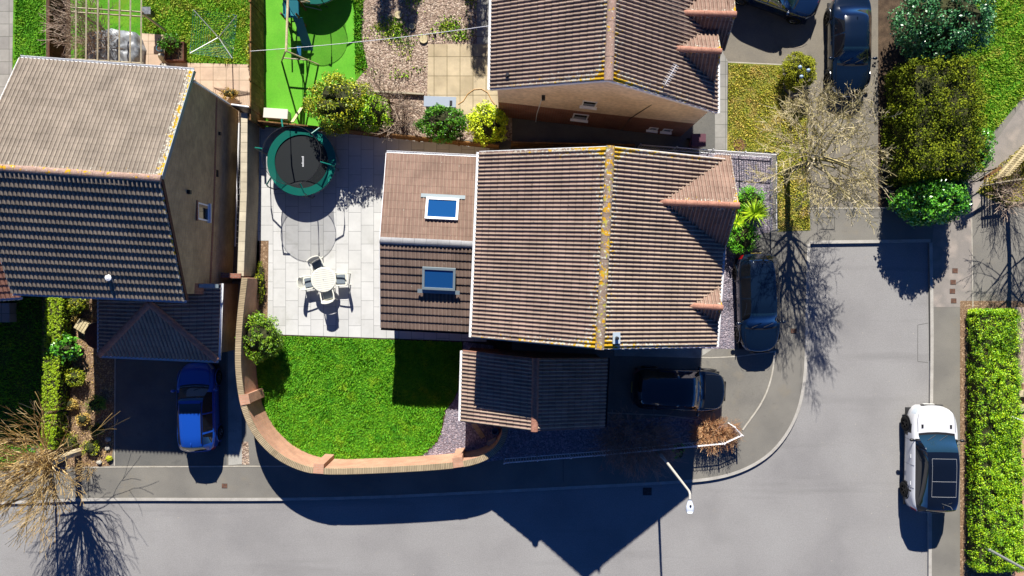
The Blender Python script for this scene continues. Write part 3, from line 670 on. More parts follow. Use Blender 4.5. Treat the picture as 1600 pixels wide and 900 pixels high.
def main_like(label, SWe, SEe, NEe, NWe, rS, rN, gables, mbrick='brick_buff', lichen='ridge_lichen', upper=None):
    cx = (SWe[0] + NEe[0]) / 2; cy = (SWe[1] + NEe[1]) / 2
    t = thing('house', label, 'house', (cx, cy, 0))
    ef = edgefun()
    roof = None
    w = slope('roof', NWe, SWe, rS, rN, 'tiles_brown', t, edge=ef)
    e = slope('roof', SEe, NEe, rN, rS, 'tiles_brown', t, edge=ef)
    ridge('ridge', pt(rS, dy=-.03), pt(rN, dy=.03), lichen, w, r=.17)
    # walls: inset from eaves and verges
    def ins(p, q, dx, dy): return (p[0] + dx, p[1] + dy)
    ov = .28; vo = .12
    P = [(SWe[0] + ov, SWe[1] + vo), (rS[0], rS[1] + vo), (SEe[0] - ov, SEe[1] + vo), (NEe[0] - ov, NEe[1] - vo), (rN[0], rN[1] - vo), (NWe[0] + ov, NWe[1] - vo)]
    ze = SWe[2] - .02; k = .13
    tops = [ze, rS[2] - k, ze, ze, rN[2] - k, ze]
    if upper:
        wallpoly('wall', P, 0, [2.6] * 6, mbrick, t); u = wallpoly('upper_wall', [(p[0], p[1]) for p in P], 2.6, tops, upper, t)
    else: wallpoly('wall', P, 0, tops, mbrick, t)
    verge('bargeboard', SWe, rS, 'grey_lead' if not upper else 'white_upvc', t, lift=.0); verge('bargeboard', rS, SEe, 'white_upvc', t, lift=.0)
    verge('bargeboard', NWe, rN, 'white_upvc', t, lift=.0); verge('bargeboard', rN, NEe, 'white_upvc', t, lift=.0)
    gutter('gutter', NWe, SWe, 'white_upvc', t, (-1, 0)); gutter('gutter', SEe, NEe, 'white_upvc', t, (1, 0))
    for apex, end, nc, sc_, proj in gables:
        # apex = valley apex on the main roof, end = gable ridge end, nc/sc_ = eave corners N and S at the gable front
        nb = (apex[0], nc[1] - (nc[0] - apex[0]) * (-.05), nc[2]); sb = (apex[0], sc_[1] + (sc_[0] - apex[0]) * .05, sc_[2])
        g = thing_gable = None
        clip = [] ; v0 = None
        if proj:  # north slope runs past the verge of the main roof: trim it along the valley
            a = Vector((apex[0], apex[1])); b = Vector((proj[0], proj[1])); d = (b - a).normalized(); clip = [((a.x, a.y), (-d.y, d.x))]
            clip = [((a.x - d.y * .0, a.y), (-d.y, d.x))]
            off = .04; clip = [((a.x - d.y * off, a.y + d.x * off), (-d.y, d.x))]
        gn = slope('gable_roof', nb, nc, end, apex, 'tiles_orange', t, clips=clip, edge=ef, th=.09)
        gs = slope('gable_roof', sb, sc_, end, apex, 'tiles_orange', t, edge=ef, th=.09)
        ridge('ridge', apex, pt(end, dx=.02), 'ridge_tile', gn, r=.12)
        ribv = MB()
        A = Vector(apex) + Vector((-.05, 0, .09)); Bv = Vector(nc); Bv = Vector((nb[0], nb[1], nb[2])); 
        # lead valley strip lies along the line where the two roofs meet
        B2 = Vector((proj[0], proj[1], proj[2])) if proj else Vector((nc[0] - .45, nc[1], nc[2] + .02))
        d = (B2 - A); s = Vector((-d.y, d.x, 0)).normalized() * -.05
        ribv.solid([A - s * .2 + Vector((0, 0, .05)), A + s * 1.8 + Vector((0, 0, .04)), B2 + s * 1.8 + Vector((0, 0, .04)), B2 - s * .2 + Vector((0, 0, .05))], .05)
        ribv.build('valley_flashing', 'white_upvc', t, True)
        # gable front wall and cheeks
        y0, y1 = sc_[1] + .12, nc[1] - .12; xf = min(nc[0], sc_[0]) - .22; xb = xf - 1.2
        wallpoly('gable_wall', [(xb, y0), (xf, y0), (xf, (y0 + y1) / 2), (xf, y1), (xb, y1)], 0 if (y1 - y0) > 3 else 3.0, [sc_[2] - .02, sc_[2] - .02, end[2] - .12, nc[2] - .02, nc[2] - .02], mbrick, t)
        verge('bargeboard', pt(nc, dx=-.02), pt(end, dx=-.02), 'white_upvc', t, lift=0, dep=.16); verge('bargeboard', pt(end, dx=-.02), pt(sc_, dx=-.02), 'white_upvc', t, lift=0, dep=.16)
        if y1 - y0 > 3:
            window(t, (xf, (y0 + y1) / 2), (1, 0), 1.7, 1.2, 3.3); window(t, (xf, (y0 + y1) / 2), (1, 0), 1.9, 1.4, .8, cols=3)
        else: window(t, (xf, (y0 + y1) / 2), (1, 0), min(.9, (y1 - y0) * .6), 1.0, 3.5)
    return t, P

# the main house in the middle
mh, mP = main_like('tall middle house with brown tiled roof, yellow lichened ridge and two small gables', W(737, 527, 5), W(1119, 542, 5), W(1140, 249, 5), W(749, 237, 5),
    W(937, 545, 7.8), W(954, 229, 7.8),
    [(W(1022, 315, 6.6), W(1155, 321, 6.6), W(1142, 244, 5), W(1128, 405, 4.5), W(1110, 250, 5.25)),
     (W(1068, 477, 5.72), W(1129, 481, 5.72), W(1123, 446, 5), W(1119, 514, 4.75), None)])
xe = mP[2][0]
for y in (-1.4,): window(mh, (xe + .0, y), (1, .04), 1.1, 1.0, .9)
f = MB(); f.box((xe + .02, .2, 1.05), (.07, .95, 2.1)); d_ = f.build('door', 'wood_darkred', mh, True); MB().blob((xe + .08, -.12, 1.05), (.03, .03, .03), 8, 5).build('handle', 'chrome', d_, True)
xw = mP[0][0]
for y, z in ((-1.0, 3.4),(2.6, 3.4)): window(mh, (xw + .0, y), (-1, 0), 1.3, 1.1, z)
# roof terminal (vent) near the south verge
def roof_vent(parent, px, py, h, s=.22, sl=R(28)):
    b = Vector(W(px, py, h)); mb = MB(); mb.box(b + Vector((0, 0, .05)), (s * 1.5, s * 1.9, .02), tilt=Matrix.Rotation(sl, 3, 'Y'))
    v = mb.build('roof_vent', 'vent_plate', parent, True); MB().lathe([(s * .30, -.05), (s * .30, .28), (s * .2, .30), (0, .30)], b, 12).build('pipe', 'dark_metal', v, True); return v
roof_vent(mh, 963, 528, 7.55)
fl = MB(); 

# rear extension
A_, B_ = W(603.7, 238.7, 2.6), W(760, 246, 2.6); C_, D_ = W(757, 383, 3.5), W(593.5, 375.5, 3.5); E_, F_ = W(594.5, 511.5, 2.6), W(756, 519.5, 2.6)
ex = thing('extension', 'single-storey rear extension with low tiled roof and two skylights beside the patio', 'extension', W2(675, 378) + (0,))
rn = slope('roof', A_, B_, C_, D_, 'tiles_orange', ex, roll=.165, gauge=.36, rh=.022, step=.015)
rs_ = slope('roof', F_, E_, D_, C_, 'tiles_orange_shaded', ex, roll=.165, gauge=.36, rh=.03, step=.045)
ridge('ridge', D_, C_, 'ridge_grey', rn, r=.15, seg=.5, lift=.02)
wallpoly('wall', [(E_[0] + .15, E_[1] + .2), (-1.25, F_[1] + .2), (-1.25, B_[1] - .2), (A_[0] + .15, A_[1] - .2), (D_[0] + .1, D_[1])], 0, [2.5, 2.5, 2.5, 2.5, 3.36], 'brick_buff', ex)
gutter('gutter', A_, B_, 'white_upvc', ex, (0, 1)); gutter('gutter', F_, E_, 'black_plastic', ex, (0, -1))
verge('bargeboard', A_, D_, 'white_upvc', ex, lift=.0); verge('bargeboard', D_, E_, 'white_upvc', ex, lift=.0)
window(ex, (E_[0] + .16, 3.9), (-1, 0), 1.6, 1.2, .95); window(ex, (E_[0] + .17, .2), (-1, 0), 2.6, 2.05, .05, name='patio_door', sill=False, cols=3)
window(ex, (-3.6, E_[1] + .14), (0, -1), 1.8, 2.05, .05, name='patio_door', sill=False)
def skylight(px, py, h, sgn, m_frame, w=1.42, hh=.98):
    c = Vector(W(px, py, h)); sl = math.atan2(.9, 3.75) * sgn; M = Matrix.Rotation(R(-2.8), 3, 'Z') @ Matrix.Rotation(-sl, 3, 'X')
    def bx(mb, x, y, z, a, b, cc): mb.box(c + M @ Vector((x, y, z)), (a, b, cc), tilt=M)
    f = MB(); t_ = .10
    bx(f, 0, hh / 2 - t_ / 2, .07, w, t_, .12); bx(f, 0, -hh / 2 + t_ / 2, .07, w, t_, .12); bx(f, -w / 2 + t_ / 2, 0, .069, t_, hh - 2 * t_, .118); bx(f, w / 2 - t_ / 2, 0, .069, t_, hh - 2 * t_, .118)
    o = f.build('skylight', m_frame, ex, True)
    g = MB(); bx(g, 0, 0, .08, w - 2 * t_, hh - 2 * t_, .03); g.build('pane', 'skylight_glass', o, True)
    fl = MB(); bx(fl, 0, (hh / 2 + .09) * 1, .045, w + .5, .17, .015) if sgn > 0 else bx(fl, 0, -(hh / 2 + .09), .055, w + .4, .17, .015)
    fl.build('flashing', 'grey_lead', o, True)
    for i in range(12):
        pass
skylight(691, 327, 3.16, 1, 'white_upvc'); skylight(686, 435, 3.27, -1, 'grey_lead')

# garage beside the main house
g = [W(723, 548, 2.4), W(720, 658, 2.4), W(944, 668, 2.4), W(949, 560, 2.4)]; gr = [W(837, 561, 4.15), W(835, 673, 4.15)]
ga = thing('garage', 'detached garage with brown tiled gable roof, mostly in the shadow of the tall house', 'garage', W2(834, 600) + (0,))
ef = edgefun()
w_ = slope('roof', g[0], g[1], gr[1], gr[0], 'tiles_brown', ga, edge=None); slope('roof', g[2], g[3], gr[0], gr[1], 'tiles_brown', ga, edge=None)
ridge('ridge', pt(gr[1], dy=-.04), pt(gr[0], dy=.04), 'ridge_tile', w_, r=.15)
P = [(g[1][0] + .2, g[1][1] + .12), (gr[1][0], gr[1][1] + .12), (g[2][0] - .2, g[2][1] + .12), (g[3][0] - .2, g[3][1] - .06), (gr[0][0], gr[0][1] - .06), (g[0][0] + .2, g[0][1] - .06)]
wallpoly('wall', P, 0, [2.38, 4.02, 2.38, 2.38, 4.02, 2.38], 'brick_red', ga)
gutter('gutter', g[0], g[1], 'white_upvc', ga, (-1, 0)); gutter('gutter', g[2], g[3], 'black_plastic', ga, (1, 0))
for a, b in ((g[0], gr[0]), (gr[0], g[3]), (g[1], gr[1]), (gr[1], g[2])): verge('bargeboard', a, b, 'ridge_tile', ga, lift=0, dep=.14)
d_ = MB().box((P[2][0] + .02, -4.65, 1.03), (.06, 2.4, 2.06)).build('garage_door', 'white_upvc', ga, True)
MB().box((P[2][0] + .07, -4.65, .9), (.03, .14, .04)).build('handle', 'chrome', d_, True)

# north house
nh, nP = main_like('tall house at the top with cream rendered upper gable wall and brown tiled roof', W(766, 139, 5), W(1121, 176, 5), W(1121, -190, 5), W(772, -190, 5),
    W(951, 124.5, 7.8), W(967, -240, 7.8),
    [(W(1046, 75, 6.15), W(1127, 80, 6.15), W(1119, 35, 5), W(1112, 155, 4.6), None),
     (W(1050, 19, 5.95), W(1150, 22, 5.95), W(1145, -35, 5), W(1133, 78, 4.7), None)], mbrick='brick_red', upper='render_cream', lichen='ridge_lichen_few')
sy = lambda f: (nP[0][0] * (1 - f) + nP[2][0] * f, nP[0][1] * (1 - f) + nP[2][1] * f)
# the S gable wall follows the three plan corners; windows on it
def onS(x):
    a, b, c = nP[0], nP[1], nP[2]
    if x < b[0]: f = (x - a[0]) / (b[0] - a[0]); return (x, a[1] * (1 - f) + b[1] * f), (b[1] - a[1], -(b[0] - a[0]))
    f = (x - b[0]) / (c[0] - b[0]); return (x, b[1] * (1 - f) + c[1] * f), (c[1] - b[1], -(c[0] - b[0]))
for x, w, h, z in ((3.25, .62, .8, 3.55), (3.1, .7, .95, 1.2), (6.55, .42, .5, .7), (7.2, .42, .5, .7)):
    c, nn = onS(x); window(nh, c, nn, w, h, z, cols=1)
c, nn = onS(1.3); MB().box((c[0], c[1] - .1, 4.4), (.14, .2, .14)).build('flue', 'black_plastic', nh, True)
c, nn = onS(1.25); MB().tube([(c[0], c[1] - .06, 4.2), (c[0] - .12, c[1] - .06, 1.6), (c[0] - .12, c[1] - .06, .1)], .022, 5).build('waste_pipe', 'white_upvc', nh, True)
c, nn = onS(5.2); MB().tube([(c[0] + .5, c[1] - .05, 4.8), (c[0], c[1] - .05, 2.4), (c[0], c[1] - .05, .1)], .02, 5).build('aerial_cable', 'black_plastic', nh, True)
roof_vent(nh, 793, 120, 5.32, .26, sl=R(-30))
# aerial
ae = thing('tv_aerial', 'thin white television aerial fixed near the edge of the north roof', 'aerial', W(1040, 133, 6.6)[:2] + (6.4,))
b0 = Vector(W(1038, 134, 6.7)); b1 = Vector(W(1057, 101, 6.9))
MB().tube([b0 + Vector((0, 0, -.3)), b0 + Vector((0, 0, .2))], .02, 6).build('mast', 'galvanised', ae)
mb = MB(); mb.tube([b0, b1], .014, 5); d = (b1 - b0).normalized(); s = Vector((-d.y, d.x, 0))
for i in range(11):
    p = b0.lerp(b1, (i + .6) / 11); mb.tube([p - s * .13, p + s * .13], .009, 4)
mb.build('elements', 'white_metal', ae)

# west house
NW_, NE_, SE_, SW_ = W(30, 90, 5), W(302, 110, 5), W(290, 469, 5), W(18, 457, 5); rE, rW = W(251, 279, 7.37), W(-47, 259, 7.37)
lh = thing('house', 'left house with pale taupe roof slope, darker lower slope and buff brick gable', 'house', W2(150, 280) + (0,))
ef2 = lambda fu, fv: (max(0, 1 - min(fu, 1 - fu) * 16)) * .9
n_ = slope('roof', NE_, NW_, rW, rE, 'tiles_taupe', lh, roll=.17, gauge=.34, rh=.035, step=.012, edge=lambda fu, fv: max(0, 1 - fu * 18) + max(0, 1 - (1 - fv) * 12) * .5)
s_ = slope('roof', SW_, SE_, rE, rW, 'tiles_taupe', lh, roll=.17, gauge=.345, rh=.05, step=.06, edge=lambda fu, fv: max(0, 1 - (1 - fu) * 18) * .6)
ridge('ridge', rW, pt(rE, dx=.03), 'ridge_lichen_few', n_, r=.14)
ov = .15
P = [(SW_[0] + .2, SW_[1] + .25), (SE_[0] - ov, SE_[1] + .25), (rE[0] - ov, rE[1]), (NE_[0] - ov, NE_[1] - .25), (NW_[0] + .2, NW_[1] - .25), (rW[0] + .2, rW[1])]
wallpoly('wall', P, 0, [4.95, 4.95, 7.22, 4.95, 4.95, 7.22], 'brick_buff', lh)
gutter('gutter', NE_, NW_, 'white_upvc', lh, (0, 1)); gutter('gutter', SW_, SE_, 'white_upvc', lh, (0, -1))
verge('bargeboard', NE_, rE, 'grey_lead', lh, lift=.0); verge('bargeboard', rE, SE_, 'wood_darkred', lh, lift=0); verge('bargeboard', NW_, rW, 'white_upvc', lh, lift=0); verge('bargeboard', rW, SW_, 'white_upvc', lh, lift=0)
a, b, c = P[1], P[2], P[3]
wx = lambda y: (a[0] + (b[0] - a[0]) * (y - a[1]) / (b[1] - a[1])) if y < b[1] else (b[0] + (c[0] - b[0]) * (y - b[1]) / (c[1] - b[1]))
# brick band along the gable, one course proud
mb = MB(); zb = 2.35
for y0, y1 in ((a[1], b[1]), (b[1], c[1])):
    x0, x1 = wx(y0 + 1e-4), wx(y1 - 1e-4); mb.add([(x0 - .05, y0, zb), (x0 + .012, y0, zb), (x1 + .012, y1, zb), (x1 - .05, y1, zb), (x0 - .05, y0, zb + .15), (x0 + .012, y0, zb + .15), (x1 + .012, y1, zb + .15), (x1 - .05, y1, zb + .15)], [(3, 2, 1, 0), (4, 5, 6, 7), (0, 1, 5, 4), (1, 2, 6, 5), (2, 3, 7, 6), (3, 0, 4, 7)])
mb.build('brick_band', 'brick_red', lh, True)
window(lh, (wx(3.25), 3.25), (1, 0), .72, 1.0, 2.95, cols=1)
MB().box((wx(3.25) + .02, 3.25, 4.03), (.05, .85, .12)).build('lintel', 'brick_red', lh, True)
MB().box((wx(3.9) + .06, 3.9, 4.9), (.14, .16, .16)).build('wall_vent', 'black_plastic', lh, True)
MB().box((wx(5.05) + .03, 5.1, 2.2), (.06, .30, .12)).build('wall_vent', 'black_plastic', lh, True)
MB().box((wx(6.9) + .05, 6.9, 2.1), (.10, .14, .12)).build('wall_light', 'black_plastic', lh, True)
# red brick foot of the gable where the garage roof abuts, with lead flashing
MB().bbox(wx(-.2) - .02, -.26, 2.9, wx(-.2) + .018, .35, 3.9).build('brick_patch', 'brick_red', lh, True)
dp = MB(); x = wx(8.3); dp.tube([(x + .1, 8.4, 4.85), (x + .08, 8.45, 4.6), (x + .08, 8.45, .05)], .035, 8); dp.build('downpipe', 'white_upvc', lh, True)
for xx in (-18.5, -15.3): window(lh, (xx, P[0][1] + .0), (0, -1), 1.3, 1.1, 3.4)
for xx in (-18.3, -16.2, -14.2): window(lh, (xx, P[4][1] - .2), (0, 1), 1.1, 1.1, 3.4)
# white satellite-like roof vent cowl on the shaded slope
c = Vector(W(173, 434, 5.35)); mb = MB(); mb.lathe([(.08, -.1), (.08, .12), (.13, .14), (.13, .19), (.04, .23), (0, .23)], c, 12); mb.box(c + Vector((.13, .02, .04)), (.2, .22, .03)); mb.build('roof_vent', 'white_upvc', lh, True)

# attached hipped garage of the west house
h1 = W(340, 563, 2.6); h0 = W(155, 555, 2.6); ap = W(234, 474, 4.25); top = .2
h1n = (h1[0] + .12, top, 2.6); h0n = (h0[0] + .0, top, 2.6); apn = (ap[0], top, 4.25)
lg = thing('garage', 'hipped tiled garage in deep shade joined to the left house, above the blue car', 'garage', W2(250, 520) + (0,))
def hip(a, b): d = Vector((b[0] - a[0], b[1] - a[1])).normalized(); return d
dW = hip(h0, ap); dE = hip(h1, ap)
apS = (ap[0], ap[1], ap[2])
s1 = slope('roof', h0, h1, (h1[0], ap[1], ap[2]), (h0[0], ap[1], ap[2]), 'tiles_brown', lg, roll=.17, clips=[((h0[0], h0[1]), (-dW.y, dW.x)), ((h1[0], h1[1]), (dE.y, -dE.x))])
slope('roof', h1, h1n, apn, (ap[0], h1[1], ap[2]), 'tiles_brown', lg, roll=.17, clips=[((h1[0], h1[1]), (-dE.y, dE.x))])
slope('roof', h0n, h0, (ap[0], h0[1], ap[2]), apn, 'tiles_brown', lg, roll=.17, clips=[((h0[0], h0[1]), (dW.y, -dW.x))])
ridge('hip_tiles', pt(h0, dz=.05), pt(ap, dz=.05), 'ridge_tile', s1, r=.14); ridge('hip_tiles', pt(h1, dz=.05), pt(ap, dz=.05), 'ridge_tile', s1, r=.14); ridge('ridge', ap, apn, 'ridge_tile', s1, r=.12)
MB().prism([(h0[0] + .2, top), (h0[0] + .2, h0[1] + .25), (h1[0] - .2, h1[1] + .25), (h1[0] - .1, top)], 0, 2.5).build('wall', 'brick_buff', lg)
gutter('gutter', h0, h1, 'white_upvc', lg, (0, -1)); gutter('gutter', h1, h1n, 'white_upvc', lg, (1, 0)); gutter('gutter', h0n, h0, 'white_upvc', lg, (-1, 0))
MB().box(((h0[0] + h1[0]) / 2 + .5, h1[1] + .26, 1.05), (2.3, .06, 2.1)).build('garage_door', 'white_upvc', lg)
MB().solid([(-13.35, .02, 3.55), (-12.75, .0, 3.0), (-12.75, .16, 3.0), (-13.35, .18, 3.55)][::-1], .03).build('flashing', 'grey_lead', lg)

# sliver of the next roof at the far left
e0, e1 = W(-90, 472, 2.8), W(33, 464, 2.8)
lp = thing('porch', 'small brick-red tiled lean-to roof with white gutter at the left edge', 'porch', W2(-10, 440) + (0,))
slope('roof', e0, e1, (e1[0], e1[1] + 2.6, 4.1), (e0[0], e0[1] + 2.8, 4.1), 'ridge_tile', lp, roll=.2)
gutter('gutter', e0, e1, 'white_upvc', lp, (0, -1)); MB().prism([(e0[0], e0[1] + .3), (e1[0] - .15, e1[1] + .2), (e1[0] - .15, e1[1] + 2.4), (e0[0], e1[1] + 2.4)], 0, 2.7).build('wall', 'brick_red', lp)
mb = MB(); mb.box(W2(2, 488) + (.25,), (1.5, .9, .5)); o = mb.build('step', 'patio_grey', lp)

# next house along, its east wall just inside the left edge and its shadow over the dark lawn
x0, x1 = W2(-330, 0)[0], W2(58, 0)[0]; y0, y1 = W2(0, 449)[1], W2(0, 190)[1]; ym = (y0 + y1) / 2
nb = thing('house', 'neighbouring brick house mostly cut off by the left edge, behind the red porch roof', 'house', (x1 - 1.5, ym, 0))
wallpoly('wall', [(x0, y0), (x1, y0), (x1, ym), (x1, y1), (x0, y1), (x0, ym)], 0, [4.95, 4.95, 7.2, 4.95, 4.95, 7.2], 'brick_red', nb)
q0 = slope('roof', (x1 + .1, y1 + .25, 4.9), (x0 - .1, y1 + .25, 4.9), (x0 - .1, ym, 7.35), (x1 + .1, ym, 7.35), 'tiles_taupe', nb, roll=.17, gauge=.34)
slope('roof', (x0 - .1, y0 - .25, 4.9), (x1 + .1, y0 - .25, 4.9), (x1 + .1, ym, 7.35), (x0 - .1, ym, 7.35), 'tiles_taupe', nb, roll=.17, gauge=.34); ridge('ridge', (x0, ym, 7.35), (x1 + .1, ym, 7.35), 'ridge_tile', q0)
gutter('gutter', (x0, y0 - .25, 4.9), (x1, y0 - .25, 4.9), 'white_upvc', nb, (0, -1)); window(nb, (x1, ym + 1), (1, 0), .9, 1.0, 3.3, cols=1)
# ---------------------------------------------------------------- boundary walls, fences, railings
def wall_path(nm, label, pts, h, w, m, cop, copw, piers=(), sm=2, cat='wall', hpx=None):
    """pts: image pixels of the wall centre line at its top"""
    P = [W(p[0], p[1], h)[:2] for p in pts]
    if sm: P = smooth_path(P, sm)
    mid = P[len(P) // 2]; t = thing(nm, label, cat, (mid[0], mid[1], 0))
    ribbon(P, -w / 2, w / 2, 0, h - .075, 'brickwork', m, t); ribbon(P, -copw / 2, copw / 2, h - .073, h, 'coping', cop, t)
    for px, py in piers:
        q = Vector(W(px, py, h)[:2]); k = min(range(len(P)), key=lambda i: (Vector(P[i]) - q).length); a, b = Vector(P[max(k - 1, 0)]), Vector(P[min(k + 1, len(P) - 1)]); d = (b - a).normalized(); rz = math.atan2(d.y, d.x)
        nn = Vector((-d.y, d.x)); c = Vector(P[k]) + nn * .12
        pr = MB().box((c.x, c.y, (h - .005) / 2), (.42, .40, h - .005), rz).build('pier', m, t, True); MB().box((c.x, c.y, h + .018), (.46, .44, .04), rz).build('pier_cap', 'brick_salmon', pr, True)
    return t
wall_path('brick_wall', 'curved salmon brick garden wall with buff coping and piers, sweeping round the green lawn',
    [(382, 434), (374, 500), (371, 560), (374, 600), (381, 640), (399, 679), (428, 710), (462, 729), (498, 738), (600, 735), (700, 729), (743, 722), (771, 708), (787, 688), (790, 664)], 1.9, .22, 'brick_salmon', 'coping_brick', .27,
    piers=((378, 620), (497, 738), (718, 727)))
P = [W(381.5, 176, 1.6)[:2], W(380.5, 300, 1.6)[:2], W(375.5, 431, 1.6)[:2]]
t = thing('brick_wall', 'straight pale brick wall between the left house and the patio', 'wall', P[1] + (0,))
ribbon(P, -.12, .12, 0, 1.53, 'brickwork', 'wall_buff_side', t); ribbon(P, -.15, .15, 1.532, 1.6, 'coping', 'coping_cream', t)
P = [W(376, 431, 1.7)[:2], W(364, 431, 1.7)[:2], W(345, 430, 1.7)[:2]]
t = thing('brick_wall', 'short red brick cross wall joining the left house to the curved wall', 'wall', P[1] + (0,)); ribbon(P, -.11, .11, 0, 1.7, 'brickwork', 'brick_red', t)
def fence(nm, label, p0, p1, h, m, panel=1.8, cat='fence', group=None, th=.04, sm=None):
    a, b = Vector(W(*p0, h)[:2]), Vector(W(*p1, h)[:2]); L = (b - a).length; d = (b - a) / L; rz = math.atan2(d.y, d.x); c = (a + b) / 2
    t = thing(nm, label, cat, (c.x, c.y, 0), 0, group); n = max(1, round(L / panel))
    for i in range(n):
        q = a + d * (L * (i + .5) / n); mb = MB(); w = L / n - .1; k = int(w / .14)
        for j in range(k):
            u = -w / 2 + w * (j + .5) / k; mb.box((q.x + d.x * u, q.y + d.y * u, (h - .05) / 2 + .03), (w / k * .98, th * (.6 + .4 * (j % 2)), h - .08), rz)
        mb.box((q.x, q.y, h - .03), (w, .06, .04), rz)
        mb.build('panel', m, t, True)
    for i in range(n + 1):
        q = a + d * (L * i / n); MB().box((q.x, q.y, h / 2 + .02), (.1, .1, h + .04), rz).build('post', m, t, True)
    return t
fence('wooden_fence', 'tall orange-brown wooden fence along the left side of the artificial turf', (391, -60), (391, 186), 1.75, 'wood_brown')
fence('wooden_fence', 'low brown fence under the bushes at the top of the grey patio', (397, 188), (778, 226), 1.0, 'wood_brown')
fence('wooden_fence', 'brown fence in the dark gap between the two tall houses', (800, 222), (990, 226), 1.2, 'wood_brown')
fence('wooden_fence', 'dark red-brown fence beside the lawn strip in the top left corner', (76, -80), (76, 96), 1.1, 'wood_darkred')
def railing(nm, label, pts, h, m, bar=.11, hoop=True, post=1.8, r=.014, cat='railing'):
    P = [Vector(W2(*p)) for p in pts]; c = P[len(P) // 2]; t = thing(nm, label, cat, (c.x, c.y, 0))
    rails = MB(); bars = MB(); posts = MB(); 
    for a, b in zip(P[:-1], P[1:]):
        L = (b - a).length; d = (b - a) / L
        for z in (.12, h - .12): rails.tube([(a.x, a.y, z), (b.x, b.y, z)], .020, 6)
        n = max(1, round(L / bar)); n += n % 2
        for i in range(n):
            q0 = a + d * (L * i / n); q1 = a + d * (L * (i + 1) / n)
            if hoop:
                m_ = (q0 + q1) / 2; bars.tube([(q0.x, q0.y, .1), (q0.x, q0.y, h - .06), (q0.x + (m_.x - q0.x) * .3, q0.y + (m_.y - q0.y) * .3, h - .01), (m_.x, m_.y, h)], r, 4, cap=False)
                bars.tube([(q1.x, q1.y, .1), (q1.x, q1.y, h - .06), (q1.x + (m_.x - q1.x) * .3, q1.y + (m_.y - q1.y) * .3, h - .01), (m_.x, m_.y, h)], r, 4, cap=False)
            else: bars.tube([(q0.x, q0.y, .1), (q0.x, q0.y, h - .1)], r, 4)
        k = max(1, round(L / post))
        for i in range(k + 1):
            q = a + d * (L * i / k); pm = MB(); pm.box((q.x, q.y, h / 2 + .03), (.05, .05, h + .06), math.atan2(d.y, d.x)); pm.blob((q.x, q.y, h + .08), (.035, .035, .035), 6, 4); pm.build('post', m, t, True)
    rails.build('rails', m, t, True); bars.build('bars', m, t, True); return t
railing('railing', 'white hooped metal railing running past the dark shrub to the russet bush by the pavement', [(788, 716), (940, 704), (1078, 691), (1122, 687), (1150, 674), (1138, 661)], .95, 'white_metal', bar=.13)
railing('railing', 'white metal railing round the front slate bed below the yellowish lawn', [(995, 232), (1105, 240), (1203, 247), (1203, 362)], .95, 'white_metal', bar=.12, hoop=False)

# ---------------------------------------------------------------- cars
def pchip(x, y, xi):
    x = np.array(x, float); y = np.array(y, float); h = np.diff(x); dl = np.diff(y) / h; d = np.zeros(len(x))
    for i in range(1, len(x) - 1):
        if dl[i - 1] * dl[i] > 0:
            w1 = 2 * h[i] + h[i - 1]; w2 = h[i] + 2 * h[i - 1]; d[i] = (w1 + w2) / (w1 / dl[i - 1] + w2 / dl[i])
    d[0] = dl[0]; d[-1] = dl[-1]
    k = np.clip(np.searchsorted(x, xi) - 1, 0, len(x) - 2); t = (xi - x[k]) / h[k]
    return (2 * t**3 - 3 * t**2 + 1) * y[k] + (t**3 - 2 * t**2 + t) * h[k] * d[k] + (-2 * t**3 + 3 * t**2) * y[k + 1] + (t**3 - t**2) * h[k] * d[k + 1]
TYPES = {
 'hatch': dict(t=[0, .012, .05, .15, .25, .40, .52, .80, .91, .975, 1.0], zt=[.56, .68, .76, .86, .93, 1.37, 1.45, 1.42, 1.33, .98, .78], zb=[.50, .62, .70, .80, .87, .91, .92, .94, .95, .92, .70],
    wb=[.46, .62, .83, .96, 1, 1, 1, 1, .95, .84, .68], wr=[.32, .46, .64, .75, .77, .63, .62, .60, .56, .60, .60], ws=(.25, .40), rw=(.91, .975), sw=(.31, .90), pil=((.545, .56), (.76, .78))),
 'suv': dict(t=[0, .012, .05, .14, .255, .395, .52, .84, .93, .978, 1.0], zt=[.62, .76, .86, .90, .94, 1.36, 1.45, 1.42, 1.34, .98, .74], zb=[.54, .70, .80, .84, .88, .91, .92, .94, .95, .92, .68],
    wb=[.52, .68, .86, .97, 1, 1, 1, 1, .96, .86, .70], wr=[.36, .52, .70, .79, .79, .68, .67, .66, .63, .65, .64], ws=(.255, .395), rw=(.93, .978), sw=(.30, .92), pil=((.545, .56), (.76, .78))),
 'saloon': dict(t=[0, .012, .05, .15, .29, .43, .54, .66, .74, .87, .97, 1.0], zt=[.52, .64, .72, .84, .95, 1.36, 1.43, 1.41, 1.34, 1.02, .97, .74], zb=[.46, .58, .67, .79, .88, .91, .92, .93, .94, .94, .92, .66],
    wb=[.46, .62, .83, .96, 1, 1, 1, 1, 1, .97, .84, .68], wr=[.32, .46, .64, .75, .77, .62, .60, .60, .60, .70, .68, .6], ws=(.29, .43), rw=(.74, .87), sw=(.34, .78), pil=((.565, .58),)),
}
